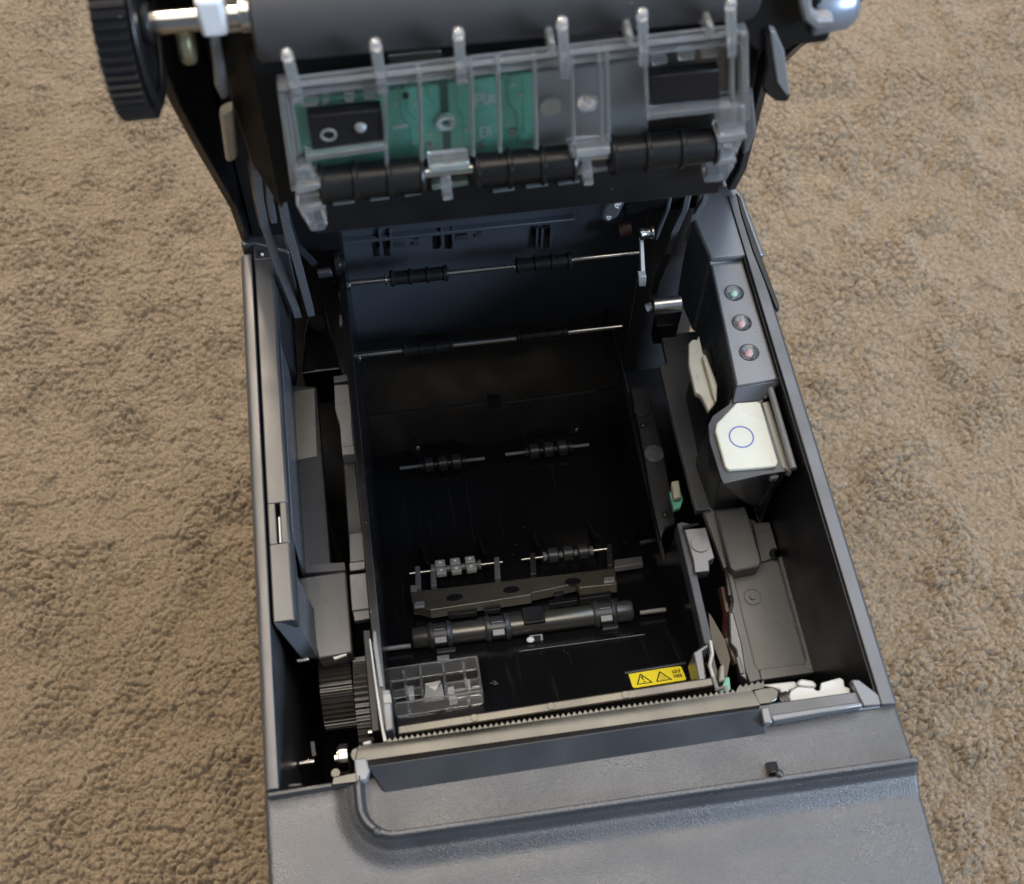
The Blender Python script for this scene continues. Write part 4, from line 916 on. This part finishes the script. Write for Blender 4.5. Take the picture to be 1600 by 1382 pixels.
# slotted lower bar
lb = gq([(490,300),(1120,236),(1122,266),(498,334)], YG+2.4, 2.2, 'slotted_bar', 'black', bev=.4)
for a in (533,586,640,772,824,1010,1058,1096):
    pass
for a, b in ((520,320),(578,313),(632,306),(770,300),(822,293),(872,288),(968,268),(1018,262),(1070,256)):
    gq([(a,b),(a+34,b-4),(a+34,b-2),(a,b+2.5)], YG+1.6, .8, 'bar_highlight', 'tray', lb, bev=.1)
# transparent bearings between the rollers, end legs
for (x, y) in ((700,268),(920,245)):
    q_ = gq([(x-30,y-8),(x+34,y-14),(x+34,y-2),(x-28,y+4)], YG-3.2, 4, 'roller_saddle', 'frost', plate, bev=.4)
    gq([(x-26,y+22),(x+32,y+15),(x+32,y+23),(x-24,y+31)], YG-1, 3, 'saddle_bar', 'frost', q_, bev=.3)
    gq([(x-12,y+10),(x+4,y+8),(x+8,y+46),(x-8,y+48)], YG-2.5, 3, 'saddle_foot', 'frost', q_, bev=.4)
for pts in ([(458,268),(486,262),(498,300),(505,322),(470,328)], [(462,322),(500,318),(512,352),(508,362),(486,364),(470,338)]):
    gq(pts, YG-2, 5, 'guide_leg', 'frost', plate, bev=.5)
gq([(462,296),(500,288),(502,296),(464,306)], YG-4, 5, 'leg_step', 'frost', plate, bev=.4); gq([(470,326),(508,320),(510,328),(474,336)], YG-4, 5, 'leg_step', 'frost', plate, bev=.4)
for pts in ([(1124,170),(1165,165),(1166,212),(1150,245),(1122,222)], [(1103,256),(1148,250),(1148,262),(1134,284),(1101,288)]):
    gq(pts, YG-2, 5, 'guide_leg', 'frost', plate, bev=.5)
gq([(1120,216),(1166,209),(1168,218),(1122,226)], YG-4, 5, 'leg_step', 'frost', plate, bev=.4); gq([(1100,255),(1150,248),(1152,256),(1102,265)], YG-4, 5, 'leg_step', 'frost', plate, bev=.4)
# hinge arms running down into the case
def arm(path, w, name, m_='smooth', th=4, parent=None):
    m = MB()
    pts = [np.array(U(px, py, 2, z)) for px, py, z in path]
    L = [p+[-w/2,0,0] for p in pts]; R_ = [p+[w/2,0,0] for p in pts]
    v, f = quadstrip(L, R_, th); m.add(v, f); return m.build(name, m_, parent or lid, bev=.35)
arm([(434,238,56),(438,300,42),(446,345,30),(462,398,14),(484,482,-8)], 2.3, 'hinge_arm', 'panel')
arm([(396,238,58),(402,300,42),(412,345,26),(432,405,8),(463,485,-10)], 2.3, 'hinge_arm', 'panel')
arm([(416,240,50),(419,300,32),(425,335,20)], 2.0, 'hinge_arm', 'tray', 4)
arm([(440,300,34),(450,330,20),(465,380,6),(495,410,-6)], 1.0, 'hinge_arm')
arm([(388,250,52),(396,300,34),(404,345,14)], 1.0, 'hinge_arm', 'smooth', 3)
arm([(1050,292,26),(1046,315,14),(1034,345,2),(1028,362,-4)], 1.1, 'hinge_arm', 'panel')
arm([(1078,292,24),(1073,315,14),(1058,350,0),(1045,390,-12)], 1.9, 'hinge_arm', 'panel')
arm([(1104,300,14),(1090,325,4),(1076,365,-6)], 1.7, 'hinge_arm', 'panel')
arm([(1042,398,-14),(1028,430,-24),(1024,450,-30)], 2.0, 'hinge_arm', 'smooth', 4)
# marked release tab
tb = [(978,306),(976,320),(966,340),(952,349),(941,347),(938,340),(944,325),(956,312),(968,305)]
tab = MB().slab([Yp(a, b, 118) for a, b in tb], (0,2.4,0)).build('release_tab', 'grey2', lid, bev=.8, seg=3, label='rounded dark tab with small white letters')
def tabprint(st, w=.32):
    m = MB()
    for (a, b) in st:
        A = Yp(*a, 117.9); B = Yp(*b, 117.9); t = B-A; t = t/np.linalg.norm(t); s_ = np.cross(t, (0,1,0))*w/2
        m.slab([A-s_, B-s_, B+s_, A+s_], (0,.1,0))
    m.build('tab_letters', 'white', tab, bev=0)
tabprint([((961,319),(968,322)),((961,319),(962,324)),((962,324),(967,325.5)),((963,314),(970,317)),((966,315),(965,319)),((970,317),(969,321)),((965,319),(969,321))])
tabprint([((948,339),(955,339)),((948,339),(951,344)),((955,339),(951,344))], .25)
M_['tabm'] = mat('dark tab plastic', (.05,.052,.055), .35); tab.data.materials[0] = M_['tabm']

# ------------------------------------------------------------------ render settings
scn.cycles.max_bounces = 10; scn.cycles.transmission_bounces = 8; scn.cycles.glossy_bounces = 4
